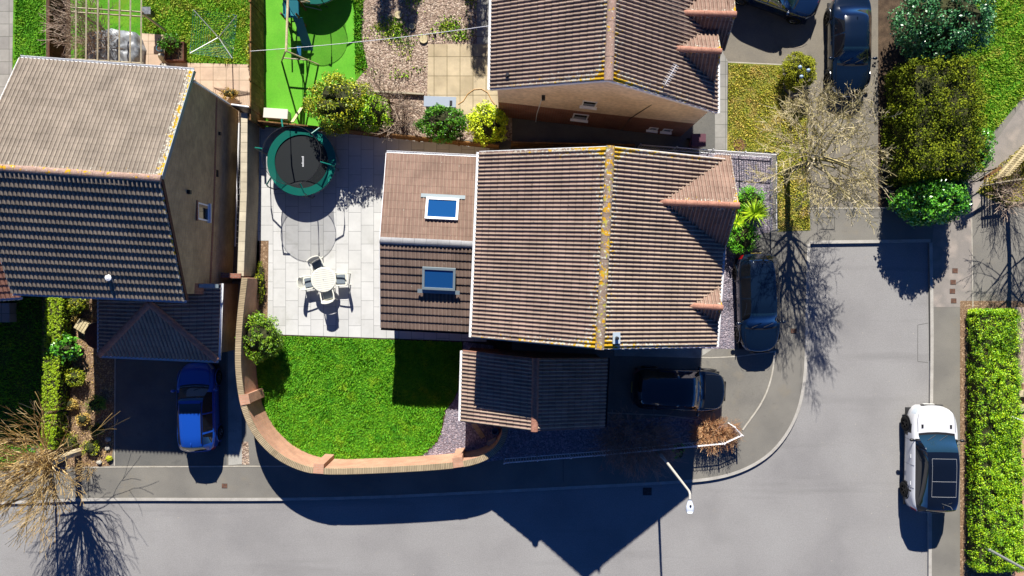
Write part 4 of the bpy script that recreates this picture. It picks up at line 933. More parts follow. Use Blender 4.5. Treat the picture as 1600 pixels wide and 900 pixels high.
def car(label, px, py, rz, L, Wd, H, kind, paint, roofglass=None, darkroof=False, rails=False, rim='alloy', plate=True, louvres=False):
    T = TYPES[kind]; x, y = W2(px, py); z0 = .012 if px < 1400 else 0.
    t = thing('car', label, 'car', (x, y, z0), rz, 'parked cars'); s = H / 1.45; hw = Wd / 2
    ts = np.unique(np.concatenate([np.linspace(0, 1, 61), T['t'], np.linspace(0, .06, 7), np.linspace(.94, 1, 7), [a for p in T['pil'] for a in p], list(T['ws']), list(T['rw']), list(T['sw'])] + ([list(roofglass)] if roofglass else []))); ts = ts[np.concatenate([[True], np.diff(ts) > .0035])]
    zt = pchip(T['t'], T['zt'], ts) * s; zb = pchip(T['t'], T['zb'], ts) * s; wb = pchip(T['t'], T['wb'], ts) * hw; wr = pchip(T['t'], T['wr'], ts) * hw
    rings = []
    for i, tt in enumerate(ts):
        cab = max(0, min(1, (zt[i] - zb[i]) / (.35 * s))); ze = zt[i] - (.015 + .03 * cab); za = .34
        zz = lambda f: za + (zb[i] - za) * f
        R_ = [(wb[i] * .90, .20), (wb[i] * .975, za), (wb[i], zz(.4)), (wb[i] * .99, zz(.78)), (wb[i] * .955, zb[i] - .005), (wb[i] * .92, zb[i] + .012 * cab + .008)]
        a = R_[-1]; b = (wr[i], max(ze, a[1] + .002)); R_ += [(a[0] * .5 + b[0] * .5 + .02 * cab, a[1] * .5 + b[1] * .5 + .005), b, (wr[i] * .86, zt[i] - .012), (wr[i] * .5, zt[i] + .004), (0, zt[i] + .012)]
        X = (.5 - tt) * L; wf = max(0, X / (L / 2)); wk = max(0, -X / (L / 2))
        rings.append([(X - (.24 * wf - .13 * wk) * (yy / hw) ** 2, yy, z) for yy, z in R_])
    nr = len(rings[0]); V = []
    for r in rings: V += r + [(p[0], -p[1], p[2]) for p in r[:-1][::-1]]
    M = nr * 2 - 1; wxs = (L * .5 - L * .185, -L * .5 + L * .19); wr_ = .335 if kind != 'suv' else .37; ar = wr_ + .06
    cats = {}
    def put(c, f): cats.setdefault(c, []).append(f)
    for i in range(len(ts) - 1):
        tm = (ts[i] + ts[i + 1]) / 2
        for j in range(M - 1):
            f = (i * M + j, i * M + j + 1, (i + 1) * M + j + 1, (i + 1) * M + j); k = j if j < nr - 1 else 2 * (nr - 1) - 1 - j; side = 'L' if j < nr - 1 else 'R'
            cx = (.5 - tm) * L; cz = sum(V[q][2] for q in f) / 4
            c = 'body'
            if k >= 7 and T['ws'][0] <= tm <= T['ws'][1]: c = 'windscreen'
            elif k >= 7 and T['rw'][0] <= tm <= T['rw'][1]: c = 'rear_window'
            elif k in (5, 6) and T['sw'][0] <= tm <= T['sw'][1] and (darkroof or not any(a <= tm <= b for a, b in T['pil'])): c = 'side_window' + side
            elif darkroof and k in (5, 6) and tm > T['ws'][0] + .02: c = 'pillar' + ('a' if tm < .6 else 'b') + side
            elif darkroof and k >= 7 and T['ws'][1] < tm < T['rw'][0]: c = 'roof'
            elif roofglass and k >= 8 and roofglass[0] <= tm <= roofglass[1]: c = 'sunroof'
            elif k >= 7 and T['ws'][0] - .02 <= tm < T['ws'][0]: c = 'cowl'
            elif k in (2, 3) and .004 < tm < .055: c = 'headlight' + side
            elif k in (2, 3) and tm > .965: c = 'tail_light' + side
            elif k <= 3 and any(abs(cx - wx_) < ar and (cx - wx_) ** 2 + (cz - wr_) ** 2 < ar * ar for wx_ in wxs): c = 'wheel_arch'
            put(c, f)
    n = len(ts); put('body', tuple(range(M))[::-1]); put('body', tuple((n - 1) * M + j for j in range(M)))
    put('underbody', None); cats.pop('underbody')
    mats = dict(pillaraL='black_plastic', pillaraR='black_plastic', pillarbL='black_plastic', pillarbR='black_plastic', body=paint, windscreen='windscreen_glass', rear_window='car_glass', side_windowL='car_glass', side_windowR='car_glass', roof='car_glass', sunroof='car_glass', cowl='black_plastic', headlightL='head_glass', headlightR='head_glass', tail_lightL='tail_red', tail_lightR='tail_red', wheel_arch='black_plastic')
    for c, fs in cats.items():
        used = sorted({q for f in fs for q in f}); mp = {q: i for i, q in enumerate(used)}; nm = c.rstrip('LR'); nm = 'pillar' if nm.startswith('pillar') else nm
        me = bpy.data.meshes.new(nm); me.from_pydata([V[q] for q in used], [], [tuple(mp[q] for q in f) for f in fs]); me.update()
        bm = bmesh.new(); bm.from_mesh(me)
        if c == 'body': bmesh.ops.recalc_face_normals(bm, faces=bm.faces)
        bm.to_mesh(me); bm.free(); link(nm, me, mats[c], t, smooth=True)
    mb = MB(); mb.bbox(-L * .46, -hw * .9, .16, L * .46, hw * .9, .24); mb.build('underbody', 'black_plastic', t, False)
    # wheels
    for wx_ in wxs:
        for sg in (1, -1):
            c = Vector((wx_, sg * (hw - .095), wr_ - .0)); Mx = Matrix.Rotation(R(90), 3, 'X'); w = .115
            wt = MB(); wt.lathe([(wr_ * .62, -w), (wr_ * .93, -w), (wr_, -w * .75), (wr_, w * .75), (wr_ * .93, w), (wr_ * .62, w)], c, 28, Mx); tyre = MB()
            hub = MB(); hub.lathe([(0, w * .5 * -sg), (wr_ * .15, w * .55 * -sg), (wr_ * .16, w * .4 * -sg)], c, 12, Mx)
            wh = wt.build('wheel', 'tyre_rubber', t, False, smooth=True); rm = MB(); rm.lathe([(wr_ * .63, -w), (wr_ * .66, w * -sg * .9), (wr_ * .58, w * -sg * .75), (wr_ * .57, 0)], c, 28, Mx)
            for k in range(5):
                a = k * 2 * math.pi / 5; q = c + Vector((math.cos(a) * wr_ * .33, sg * w * .72, math.sin(a) * wr_ * .33)); rm.box(q, (wr_ * .6, .03, .05), tilt=Matrix.Rotation(-a, 3, 'Y'))
            rm.add(hub.v, hub.f); rm.build('rim', rim, wh, False)
            MB().lathe([(0, 0), (wr_ * .6, 0)], c + Vector((0, sg * .02, 0)), 20, Mx).build('brake_disc', 'black_plastic', wh, False)
            # arch lip
            pts = [(wx_ + math.cos(a) * (ar + .0), sg * (hw * 1.0 - .005), wr_ + math.sin(a) * ar) for a in np.linspace(-.25, math.pi + .25, 15)]
            MB().tube(pts, .022, 5).build('arch_trim', 'black_plastic' if kind == 'suv' else paint, t, False)
    iw = (T['ws'][0] + .055)
    for sg in (1, -1):
        mb = MB(); zc = np.interp(iw, ts, zb) + .07; xx = (.5 - iw) * L; mb.blob((xx, sg * (hw + .10), zc), (.075, .115, .075), 10, 7); mb.tube([(xx, sg * hw * .9, zc - .03), (xx, sg * (hw + .06), zc - .02)], .022, 6); mb.build('wing_mirror', 'black_plastic' if darkroof else paint, t, False, smooth=True)
    if plate:
        MB().box((L / 2 + .012, 0, .42), (.015, .52, .11)).build('number_plate', 'plate_white', t, False); MB().box((-L / 2 - .012, 0, .62), (.015, .52, .11)).build('number_plate', 'plate_yellow', t, False)
    MB().box((L / 2 + .004, 0, .56 * s), (.03, hw * .95, .14)).build('grille', 'black_plastic', t, False)
    # wipers and aerial
    wp = MB(); zc0 = float(np.interp(T['ws'][0] + .01, ts, zt)) + .03; x0 = (.5 - T['ws'][0] - .008) * L; x1 = (.5 - T['ws'][0] - .05) * L; zc1 = float(np.interp(T['ws'][0] + .05, ts, zt)) + .02
    for yy in (-.45, .1): wp.tube([(x0, yy, zc0), (x1, yy + .42, zc1)], .010, 4)
    wp.build('wipers', 'black_plastic', t, False)
    xa = (.5 - T['rw'][0] + .035) * L; za_ = float(np.interp(T['rw'][0] - .035, ts, zt)) + .01
    MB().add([(xa + .1, -.02, za_), (xa + .1, .02, za_), (xa - .09, .02, za_), (xa - .09, -.02, za_), (xa - .06, 0, za_ + .07)], [(0, 1, 4), (1, 2, 4), (2, 3, 4), (3, 0, 4), (3, 2, 1, 0)]).build('roof_aerial', 'black_plastic' if darkroof else paint, t, False)
    if rails:
        for sg in (1, -1):
            pts = [((.5 - a) * L, sg * (float(np.interp(a, ts, wr)) - .03), float(np.interp(a, ts, zt)) + .03) for a in np.linspace(T['ws'][1] + .02, T['rw'][0] - .04, 7)]; MB().tube(pts, .024, 6).build('roof_rail', 'black_plastic', t, False)
    if louvres:
        for sg in (1, -1): a = .185; MB().box(((.5 - a) * L, sg * hw * .62, float(np.interp(a, ts, zt)) - .005), (.17, .09, .03)).build('bonnet_vent', 'black_plastic', t, False)
    if darkroof:
        zz_ = lambda a: float(np.interp(a, ts, zt)) + .012; q_ = hw * .52; fr = MB()
        for a in (T['ws'][1] + .06, .66, .80): fr.tube([((.5 - a) * L, -q_, zz_(a) - .01), ((.5 - a) * L, 0, zz_(a) + .004), ((.5 - a) * L, q_, zz_(a) - .01)], .007, 4)
        for s in (1, -1): fr.tube([((.5 - a) * L, s * q_, zz_(a) - .01) for a in np.linspace(T['ws'][1] + .06, .80, 6)], .007, 4)
        fr.build('roof_panel_frame', 'grey_plastic', t, False)
    # panel gaps
    for a in (T['sw'][0] + .02, T['pil'][0][0] + .005, T['pil'][-1][0] - .0 if len(T['pil']) > 1 else .76):
        for sg in (1, -1):
            w_ = float(np.interp(a, ts, wb)); z_ = float(np.interp(a, ts, zb)); MB().tube([((.5 - a) * L, sg * w_ * .978, .36), ((.5 - a) * L, sg * (w_ + .001), .34 + (z_ - .34) * .4), ((.5 - a) * L, sg * w_ * .992, .34 + (z_ - .34) * .78), ((.5 - a) * L, sg * w_ * .957, z_)], .006, 4).build('panel_gap', 'black_plastic', t, False)
    for sg in (1, -1):
        pts = [((.5 - a) * L, sg * float(np.interp(a, ts, wr)) * 1.03, float(np.interp(a, ts, zt)) - .008) for a in np.linspace(.03, T['ws'][0] - .02, 8)]; MB().tube(pts, .006, 4).build('panel_gap', 'black_plastic', t, False)
    for a in (T['sw'][0] + .17, .72):
        for sg in (1, -1):
            w_ = float(np.interp(a, ts, wb)); z_ = float(np.interp(a, ts, zb)); MB().box(((.5 - a) * L, sg * (w_ * .995 + .012), .34 + (z_ - .34) * .72), (.17, .03, .03)).build('door_handle', paint, t, False)
    return t
car('blue car with a small dark sunroof parked on the shaded driveway of the left house', 319, 632, R(91.5), 4.2, 1.78, 1.50, 'hatch', 'paint_blue', roofglass=(.435, .54), rails=True)
car('white car with a black glass roof parked half on the kerb beside the long hedge', 1441, 711, R(89), 5.0, 2.12, 1.72, 'suv', 'paint_white', darkroof=True, rim='alloy_dark', louvres=True)
car('black car standing on the slate and path against the east front of the middle house', 1177, 473, R(-88), 4.65, 1.90, 1.46, 'hatch', 'paint_navy', rim='alloy_dark')
car('dark car pointing right on the short driveway between garage and pavement', 1055, 605, R(-2.5), 4.35, 1.92, 1.62, 'suv', 'paint_black')
car('black saloon car parked by the tall olive hedge, its bonnet under bare twigs', 1317, 78, R(-90), 4.65, 1.86, 1.44, 'saloon', 'paint_navy', rim='alloy_dark')
car('dark blue car at the top edge, parked at an angle beside the black saloon', 1203, -6, R(-19.5), 4.3, 1.82, 1.5, 'hatch', 'paint_darkblue')

# ---------------------------------------------------------------- trampolines
def trampoline(label, px, py, r, zt, h, npole=6, phase=.3, text=False):
    x, y = W2(px, py); t = thing('trampoline', label, 'trampoline', (x, y, .02), 0, 'garden trampolines')
    n = 48; mb = MB()
    def ring(a, b, z0, z1, mbx): mbx.lathe([(a, z0), (b, z0), (b, z1), (a, z1), (a, z0)], (0, 0, 0), n)
    ring(r * .78, r, zt, zt + .035, mb); mb.build('pad', 'teal_vinyl', t, False)
    m = MB(); m.lathe([(0, zt - .01), (r * .80, zt - .01)], (0, 0, 0), n); mat_ = m.build('mat', 'trampoline_mat', t, False)
    f = MB(); f.lathe([(r - .03, zt - .06), (r + .01, zt - .06), (r + .01, zt - .02), (r - .03, zt - .02), (r - .03, zt - .06)], (0, 0, 0), n); f.build('frame', 'galvanised', t, False)
    for k in range(3):
        a = phase + k * 2 * math.pi / 3; lg = MB(); c, s = math.cos(a - .28) * (r - .02), math.sin(a - .28) * (r - .02); c2, s2 = math.cos(a + .28) * (r - .02), math.sin(a + .28) * (r - .02)
        lg.tube([(c, s, zt - .04), (c, s, .03), (c2, s2, .03), (c2, s2, zt - .04)], .022, 6); lg.build('leg', 'galvanised', t, False)
    tr = r * .82
    for k in range(npole):
        a = phase + (k + .5) * 2 * math.pi / npole; ca, sa = math.cos(a), math.sin(a); R2 = r + .20
        MB().tube([(ca * (r + .02), sa * (r + .02), .3), (ca * R2, sa * R2, zt + .1), (ca * R2, sa * R2, h - .55)], .024, 6).build('pole', 'dark_metal', t, False)
        MB().tube([(ca * R2, sa * R2, h - .55), (ca * (R2 - .07), sa * (R2 - .07), h - .22), (ca * tr, sa * tr, h)], .034, 7).build('pole_sleeve', 'teal_vinyl', t, False)
    rt = MB(); rt.tube([(math.cos(a) * tr, math.sin(a) * tr, h) for a in np.linspace(0, 2 * math.pi, 49)], .014, 6); rt.build('top_ring', 'dark_metal', t, False)
    nn = MB(); nn.lathe([(r * .78, zt), (r * .74, zt + .45), (r * .78, zt + .9), (tr * .98, h - .01)], (0, 0, 0), n); nn.build('safety_net', 'safety_net', t, False)
    if text:
        # small white lettering along the mat, too small in the photograph to read: strokes of the same length and rhythm
        g = MB(); yy = .24
        for w_ in (.045, .03, .035, .04, .03, .035, .045, .03, .04, .035): g.bbox(.0 - (.055 if w_ > .04 else .03) + .06, yy - w_, zt - .006, .06 + .045, yy, zt + .0); yy -= w_ + .013
        g.build('lettering', 'white_upvc', mat_, False)
    return t
trampoline('round teal-edged trampoline with net enclosure standing on the grey slab patio', 479, 257, 1.60, .76, 2.25, text=True)
trampoline('trampoline cut off by the top edge, beside the swing set on the turf', 500, -32, 1.5, .75, 1.95)

# ---------------------------------------------------------------- patio furniture
tx, ty = W2(512, 437.3)
t = thing('garden_table', 'round cream resin garden table in the middle of the sunny patio', 'table', (tx, ty, .02))
mb = MB(); mb.lathe([(0, .70), (.56, .70), (.585, .715), (.56, .735), (0, .735)], (0, 0, 0), 40); top = mb.build('tabletop', 'resin_cream', t, False)
mb = MB()
for k in range(-5, 6): w = math.sqrt(max(0, .52 ** 2 - (k * .095) ** 2)); mb.box((0, k * .095, .738), (2 * w, .012, .006), R(0))
mb.box((0, 0, .742), (.05, .05, .012)); o = mb.build('slat_grooves', 'grey_plastic', top, False)
for v in o.data.vertices: v.co = Matrix.Rotation(R(8), 3, 'Z') @ v.co
for k in range(4):
    a = k * math.pi / 2 + .6; MB().tube([(math.cos(a) * .25, math.sin(a) * .25, .7), (math.cos(a) * .42, math.sin(a) * .42, 0)], .028, 6).build('leg', 'resin_cream', t, False)
def chair(label, ang, dist=.80):
    x = tx + math.cos(ang) * dist; y = ty + math.sin(ang) * dist
    t = thing('garden_chair', label, 'chair', (x, y, .02), ang - math.pi / 2, 'cream chairs round the patio table'); t.scale = (1.12, 1.12, 1.05)   # back is towards +y
    MB().box((0, 0, .42), (.46, .44, .03)).build('seat', 'resin_cream', t, False, bevel=.012)
    MB().box((0, -.01, .455), (.40, .38, .04)).build('cushion', 'seat_shade', t, False, bevel=.015)  # cushion is an added dark slab for the backrest's shade on the seat
    b = MB(); pts = 9
    for i in range(pts - 1):
        a0 = -.26 + .52 * i / (pts - 1); a1 = -.26 + .52 * (i + 1) / (pts - 1); c0 = .06 * (1 - (a0 / .26) ** 2); c1 = .06 * (1 - (a1 / .26) ** 2); th = .025; z1 = .88 - .05 * (((a0 + a1) / 2) / .26) ** 2
        vs = [(a0, .20 + c0, .43), (a1, .20 + c1, .43), (a1, .20 + th + c1, .43), (a0, .20 + th + c0, .43), (a0, .29 + c0, z1), (a1, .29 + c1, z1), (a1, .29 + th + .02 + c1, z1), (a0, .29 + th + .02 + c0, z1)]
        b.add(vs, [(3, 2, 1, 0), (4, 5, 6, 7), (0, 1, 5, 4), (1, 2, 6, 5), (2, 3, 7, 6), (3, 0, 4, 7)])
    b.build('backrest', 'resin_cream', t, False)
    for s in (1, -1):
        MB().tube([(s * .26, .28, .68), (s * .275, .05, .65), (s * .26, -.17, .63), (s * .25, -.21, .55)], .026, 6).build('armrest', 'resin_cream', t, False)
        MB().tube([(s * .25, -.21, .56), (s * .23, -.21, 0)], .022, 6).build('leg', 'resin_cream', t, False); MB().tube([(s * .24, .22, .43), (s * .24, .30, 0)], .022, 6).build('leg', 'resin_cream', t, False)
chair('cream patio chair on the side of the round table nearest the trampoline', R(116), .74); chair('cream patio chair on the extension side of the round table', R(2), .76)
chair('cream patio chair on the curved wall side of the round table', R(190), .76); chair('cream patio chair on the lawn side of the round table', R(282), .70)

# ---------------------------------------------------------------- lamps
def lamp(label, bx, by, pts, head, hr, base_h=6., r0=.085, color='grey_paint_metal', group='street lamps', top=None):
    x, y = W2(bx, by); t = thing('street_lamp', label, 'street lamp', (x, y, 0), 0, group)
    tp = Vector(top) if top else Vector((x, y, base_h)); bs = Vector((x, y, 0)); MB().tube([bs, bs.lerp(tp, .2), bs.lerp(tp, .205), tp], [r0 * 1.3, r0 * 1.3, r0, r0 * .7], 10).build('pole', color, t, True)
    MB().tube(pts, [r0 * .62] * len(pts), 8).build('arm', color, t, True)
    a, b = Vector(pts[-1]), Vector(head); d = (b - a).normalized(); s = Vector((-d.y, d.x, 0)).normalized(); mb = MB(); vs = []
    prof = [(0, .055, .05), (.15, .09, .07), (.5, .16, .09), (.8, .165, .08), (1, .11, .03)]
    L = (b - a).length
    for f, w, h in prof:
        c = a + d * L * f
        for k in range(10): th = 2 * math.pi * k / 10; vs.append(c + s * math.cos(th) * w * hr + Vector((0, 0, math.sin(th) * h)))
    mb.add(vs, [(i * 10 + k, i * 10 + (k + 1) % 10, (i + 1) * 10 + (k + 1) % 10, (i + 1) * 10 + k) for i in range(4) for k in range(10)] + [tuple(range(10)), tuple(range(49, 39, -1))]); hd = mb.build('lamp_head', 'lamp_glass', t, True, smooth=True)
    c = a + d * L * .42; MB().blob((c.x, c.y, c.z + .10), (.045, .045, .04), 8, 5).build('photocell', 'black_plastic', hd, True)
    return t
lamp('street lamp with pale angled arm and white head over the road corner', 1026, 702, [W(1077, 768, 5.6), W(1078, 772, 5.66), W(1078, 780, 5.7)], W(1078, 802, 5.72), 1.0, base_h=5.6, top=W(1077, 768, 5.6), r0=.068)
lamp('street lamp post rising out of the long hedge in the bottom right corner', 1522, 846, [W(1560 + 130, 871 + 68, 5.6), W(1560 + 150, 940, 5.7)], W(1560 + 185, 935, 5.75), 1., base_h=5.6, r0=.065, color='galvanised')
lamp('thin lamp post hidden among the bare branches at the lower left pavement', 84, 757, [(W2(84, 757)[0], W2(84, 757)[1], 6.), (W2(84, 757)[0] + .1, W2(84, 757)[1] - .8, 6.2)], (W2(84, 757)[0] + .1, W2(84, 757)[1] - 1.4, 6.2), 1., base_h=6.1, r0=.05, color='dark_metal')
# ---------------------------------------------------------------- shrubs, hedges
def sh(name, label, cat, ix, iy, r, h, m, **k):
    """ix, iy = pixel where the middle of the crown shows; moved back to the ground under it"""
    f = 1 - (h * .6) / CAMH; return shrub(name, label, cat, 800 + (ix - 800) * f, 450 + (iy - 450) * f, r, h, m, 'shrub_core', **k)
sh('shrub', 'large yellow-green bush behind the trampoline patio, beside the artificial turf', 'shrub', 532, 160, (1.7, 1.4), 2.9, 'leaf_yellowgreen', nclump=260, cr=.22, per=36, leaf=.09)
sh('shrub', 'deep green bush with fresh yellow tips, growing against the large yellow-green bush', 'shrub', 580, 174, (1.0, .95), 2.5, 'leaf_privet', nclump=100, cr=.2, per=34, leaf=.085)
sh('shrub', 'dark green bush hanging over the patio fence next to the lime bush', 'shrub', 693, 193, (1.25, .95), 2.0, 'leaf_deep', nclump=130, cr=.2, per=32, leaf=.10)
sh('shrub', 'bright lime variegated bush against the corner of the extension roof', 'shrub', 762, 193, (1.05, 1.05), 1.9, 'leaf_lime', nclump=120, cr=.2, per=34, leaf=.11)
sh('shrub', 'rounded bay shrub in the corner between the patio and the lawn', 'shrub', 407, 527, (1.08, 1.2), 2.0, 'leaf_bay', nclump=170, cr=.17, per=36, leaf=.075)
sh('shrub', 'fresh green dome shrub touching the north side of the spiky cordyline', 'shrub', 1172, 314, (.85, .75), 1.0, 'leaf_fresh', nclump=80, cr=.16, per=34, leaf=.07)
sh('shrub', 'feathery green shrub between the cordyline and the black car', 'shrub', 1160, 370, (.95, .85), 1.1, 'leaf_fresh', nclump=100, cr=.17, per=34, leaf=.07)
sh('shrub', 'clipped mossy round bush in front of the black saloon', 'shrub', 1250, 110, (.90, .92), 1.35, 'leaf_moss', nclump=330, cr=.11, per=34, leaf=.055)
sh('shrub', 'glossy laurel shrub in the bed right of the narrow hedge', 'shrub', 100, 545, (.72, .72), 1.2, 'leaf_laurel', nclump=45, cr=.2, per=22, leaf=.15)
sh('shrub', 'yellow-green conifer cushion below the glossy laurel in the left bed', 'shrub', 115, 590, (.55, .5), .8, 'leaf_yellowgreen', nclump=60, cr=.13, per=30, leaf=.06)
sh('shrub', 'shaded dark green ball shrub beside the left driveway', 'shrub', 149, 633, (.5, .5), .8, 'leaf_bay', nclump=60, cr=.12, per=26, leaf=.05)
sh('shrub', 'small pale green ball shrub at the lower end of the left bed', 'shrub', 94, 667, (.36, .34), .6, 'leaf_yellowgreen', nclump=40, cr=.1, per=26, leaf=.05)
sh('shrub', 'mossy yellow shrub right under the gutter of the left house', 'shrub', 120, 474, (.62, .55), .9, 'leaf_yellowgreen', nclump=60, cr=.15, per=26, leaf=.07)
for i, (lx, ly, rr, m_, lb) in enumerate(((108, 690, .5, 'leaf_olive', 'low olive shrub by the small pale green ball shrub'), (150, 672, .42, 'leaf_olive', 'low olive shrub close to the shaded driveway edge'), (140, 700, .5, 'leaf_yellowgreen', 'low yellowish shrub at the pavement corner of the left bed'), (110, 632, .38, 'leaf_straw', 'tuft of russet dead stems in the left bed'), (128, 655, .4, 'leaf_straw', 'straw-coloured clump next to the russet stems'), (84, 700, .35, 'leaf_olive', 'low olive shrub at the foot of the narrow hedge'), (112, 497, .4, 'leaf_straw', 'golden grass clump above the slatted crate'))):
    sh('low_plant', lb, 'plant', lx, ly, (rr, rr * .9), .45, m_, nclump=26, cr=.12, per=22, leaf=.06, group='low plants in the left bed')
sh('shrub', 'blue-green spruce-like bush at the top, above the olive hedge', 'shrub', 1482, 30, (2.35, 2.0), 3.6, 'leaf_spruce', nclump=330, cr=.3, per=34, leaf=.12)
sh('shrub', 'glossy bright laurel at the lower end of the olive hedge', 'shrub', 1461, 313, (1.75, 1.2), 2.7, 'leaf_laurel', nclump=300, cr=.24, per=34, leaf=.13)
sh('shrub', 'small-leaved laurel on the footpath side of the olive hedge', 'shrub', 1528, 232, (.72, 1.25), 2.2, 'leaf_laurel', nclump=140, cr=.17, per=32, leaf=.08)
hedge('conifer_hedge', 'tall olive conifer hedge between the driveway and the grass bank', 1378, 118, 1476, 290, 3.1, 'leaf_olive', 'shrub_core', wob=.42, dens=19, cr=.27, per=46, leaf=.10, asp=.45, round_=.5)
hedge('hedge', 'long bright green clipped hedge along the right pavement', 0, 0, 0, 0, 1.35, 'leaf_privet', 'shrub_core', wob=.14, dens=50, cr=.17, per=36, leaf=.062, quad=[W2(1511, 484), W2(1568, 484), W2(1576, 600), W2(1570, 700), W2(1580, 880), W2(1509, 880)][0:1] + [W2(1568, 484), W2(1580, 880), W2(1509, 880)], round_=.35)
hedge('hedge', 'narrow bright clipped hedge between the dark lawn and the left bed', 0, 0, 0, 0, 1.0, 'leaf_boxhedge', 'shrub_core', wob=.015, dens=170, cr=.06, per=22, leaf=.04, quad=[W2(93, 440), W2(119, 440), W2(109, 636), W2(86, 636)])
hedge('hedge', 'lower end of the narrow clipped hedge, past the notch', 0, 0, 0, 0, .95, 'leaf_boxhedge', 'shrub_core', wob=.015, dens=170, cr=.06, per=22, leaf=.04, quad=[W2(86, 643), W2(108, 643), W2(102, 696), W2(82, 696)])
# conifers just outside the top edge whose shadows fall on the gravel garden
def conifer(label, bx, by, r, h):
    x, y = W2(bx, by); t = thing('conifer_tree', label, 'tree', (x, y, 0), 0, 'conifers north of the gravel garden'); C = []
    for i in range(int(120 * h / 6)):
        f = RNG.random() ** .8; a = RNG.random() * 6.283; rr = r * (1 - f) * RNG.uniform(.6, 1) + .05; C.append((math.cos(a) * rr, math.sin(a) * rr, .5 + f * (h - .6)))
    P, N, S_ = clumps(np.array(C), .34, 40, .16); link('crown', meshquads('crown', leafmesh(P, N, S_, .4)), 'leaf_deep', t)
    MB().tube([(0, 0, 0), (0, 0, h * .9)], [.14, .03], 8).build('trunk', 'bark', t, False)
conifer('pointed conifer just above the top edge, its shadow tip on the beige slabs', 741, -185, 1.3, 6.2)
conifer('broad conifer above the top edge shading the gravel garden', 632, -190, 1.4, 5.0); conifer('broad conifer above the top edge next to the turf, shading the gravel garden', 596, -185, 1.2, 4.9)

# cordylines: long sword leaves in a rosette
def cordyline(label, ix, iy, r, h, n=70):
    f = 1 - h / CAMH; x, y = W2(800 + (ix - 800) * f, 450 + (iy - 450) * f); t = thing('cordyline', label, 'plant', (x, y, 0), 0, 'cordylines in the front bed'); V = []
    for i in range(n):
        a = i * 2.39996; el = RNG.uniform(-.15, 1.2); L = r * RNG.uniform(.8, 1.1); w = .025; d = np.array([math.cos(a) * math.cos(el), math.sin(a) * math.cos(el), math.sin(el)]); s = np.array([-math.sin(a), math.cos(a), 0]) * w
        b = np.array([0, 0, h - .15]); m_ = b + d * L * .55; e = b + d * L - np.array([0, 0, .12 * L * math.cos(el)])
        V += [b - s * .5, b + s * .5, m_ + s, m_ - s, m_ - s, m_ + s, e + s * .1, e - s * .1]
    link('leaves', meshquads('leaves', np.array(V)), 'leaf_cordyline', t); MB().tube([(0, 0, 0), (0, 0, h - .1)], .06, 8).build('stem', 'bark', t, False)
cordyline('large spiky cordyline rosette by the corner of the gabled roof', 1180, 333, .78, 1.2, 90); cordyline('smaller cordyline rosette just below the larger one', 1153, 347, .5, .9, 50)

# ---------------------------------------------------------------- bare trees
def bare(name, label, bx, by, spec, m_t, m_c, cat='tree', group=None):
    x, y = W2(bx, by); t = thing(name, label, cat, (x, y, 0), 0, group); tw = Twigs(); spec(tw)
    return t, tw
random.seed(21)
t, tw = bare('bare_tree', 'big leafless tree with olive twigs between the dry lawn and the driveway', 1228, 268, lambda w: None, 0, 0)
tr = MB(); tr.tube([(0, 0, 0), (.03, .0, .9), (0, .04, 1.8), (.05, .02, 2.6), (.1, .0, 3.3)], [.17, .14, .125, .11, .09], 10); tr.build('trunk', 'bark', t, False)
for k in range(20):
    a = k * 2.4 + random.uniform(-.2, .2); z = 1.9 + k * .1; el = random.uniform(.2, 1.0)
    d = Vector((math.cos(a) * math.cos(el), math.sin(a) * math.cos(el), math.sin(el))); tw.grow(Vector((.03, .02, z)), d, random.uniform(1.25, 1.65), .06, 5, spread=.95, up=.04, kids=3, wob=.2, seg=3, ratio=.67, minr=.0078, taper=.6)
tw.mb.build('crown', 'twig_olive', t, False)
random.seed(5)
t, tw = bare('bare_tree', 'leafless pollard with long straw-coloured whips at the lower left pavement', 122, 706, lambda w: None, 0, 0)
MB().tube([(0, 0, 0), (.0, .03, .8), (-.05, 0, 1.6), (-.05, .0, 2.3)], [.19, .16, .15, .17], 10).build('trunk', 'bark_pale', t, False)
for k in range(52):
    a = k * 2.4; el = random.uniform(.15, 1.25); d = Vector((math.cos(a) * math.cos(el), math.sin(a) * math.cos(el), math.sin(el)))
    tw.grow(Vector((-.05 + d.x * .1, d.y * .1, random.uniform(1.8, 2.4))), d, random.uniform(1.1, 1.6), .045, 3, spread=.6, up=.16, kids=3, wob=.16, seg=4, ratio=.78, minr=.009, taper=.6)
tw.mb.build('crown', 'twig_straw', t, False)
random.seed(9)
t, tw = bare('bare_tree', 'small leafless shrub-tree in the gravel garden beside the yellow-green bush', 612, 168, lambda w: None, 0, 0)
MB().tube([(0, 0, 0), (0, .05, .5), (.03, .1, 1.0)], [.08, .07, .06], 8).build('trunk', 'bark', t, False)
for k in range(16):
    a = k * 2.4; el = random.uniform(.3, 1.3); d = Vector((math.cos(a) * math.cos(el), math.sin(a) * math.cos(el), math.sin(el)))
    tw.grow(Vector((.02, .06, random.uniform(.4, 1.))), d, random.uniform(.8, 1.2), .03, 3, spread=.6, up=.1, kids=3, wob=.2, seg=3, ratio=.66, minr=.007)
tw.mb.build('crown', 'twig_grey', t, False)
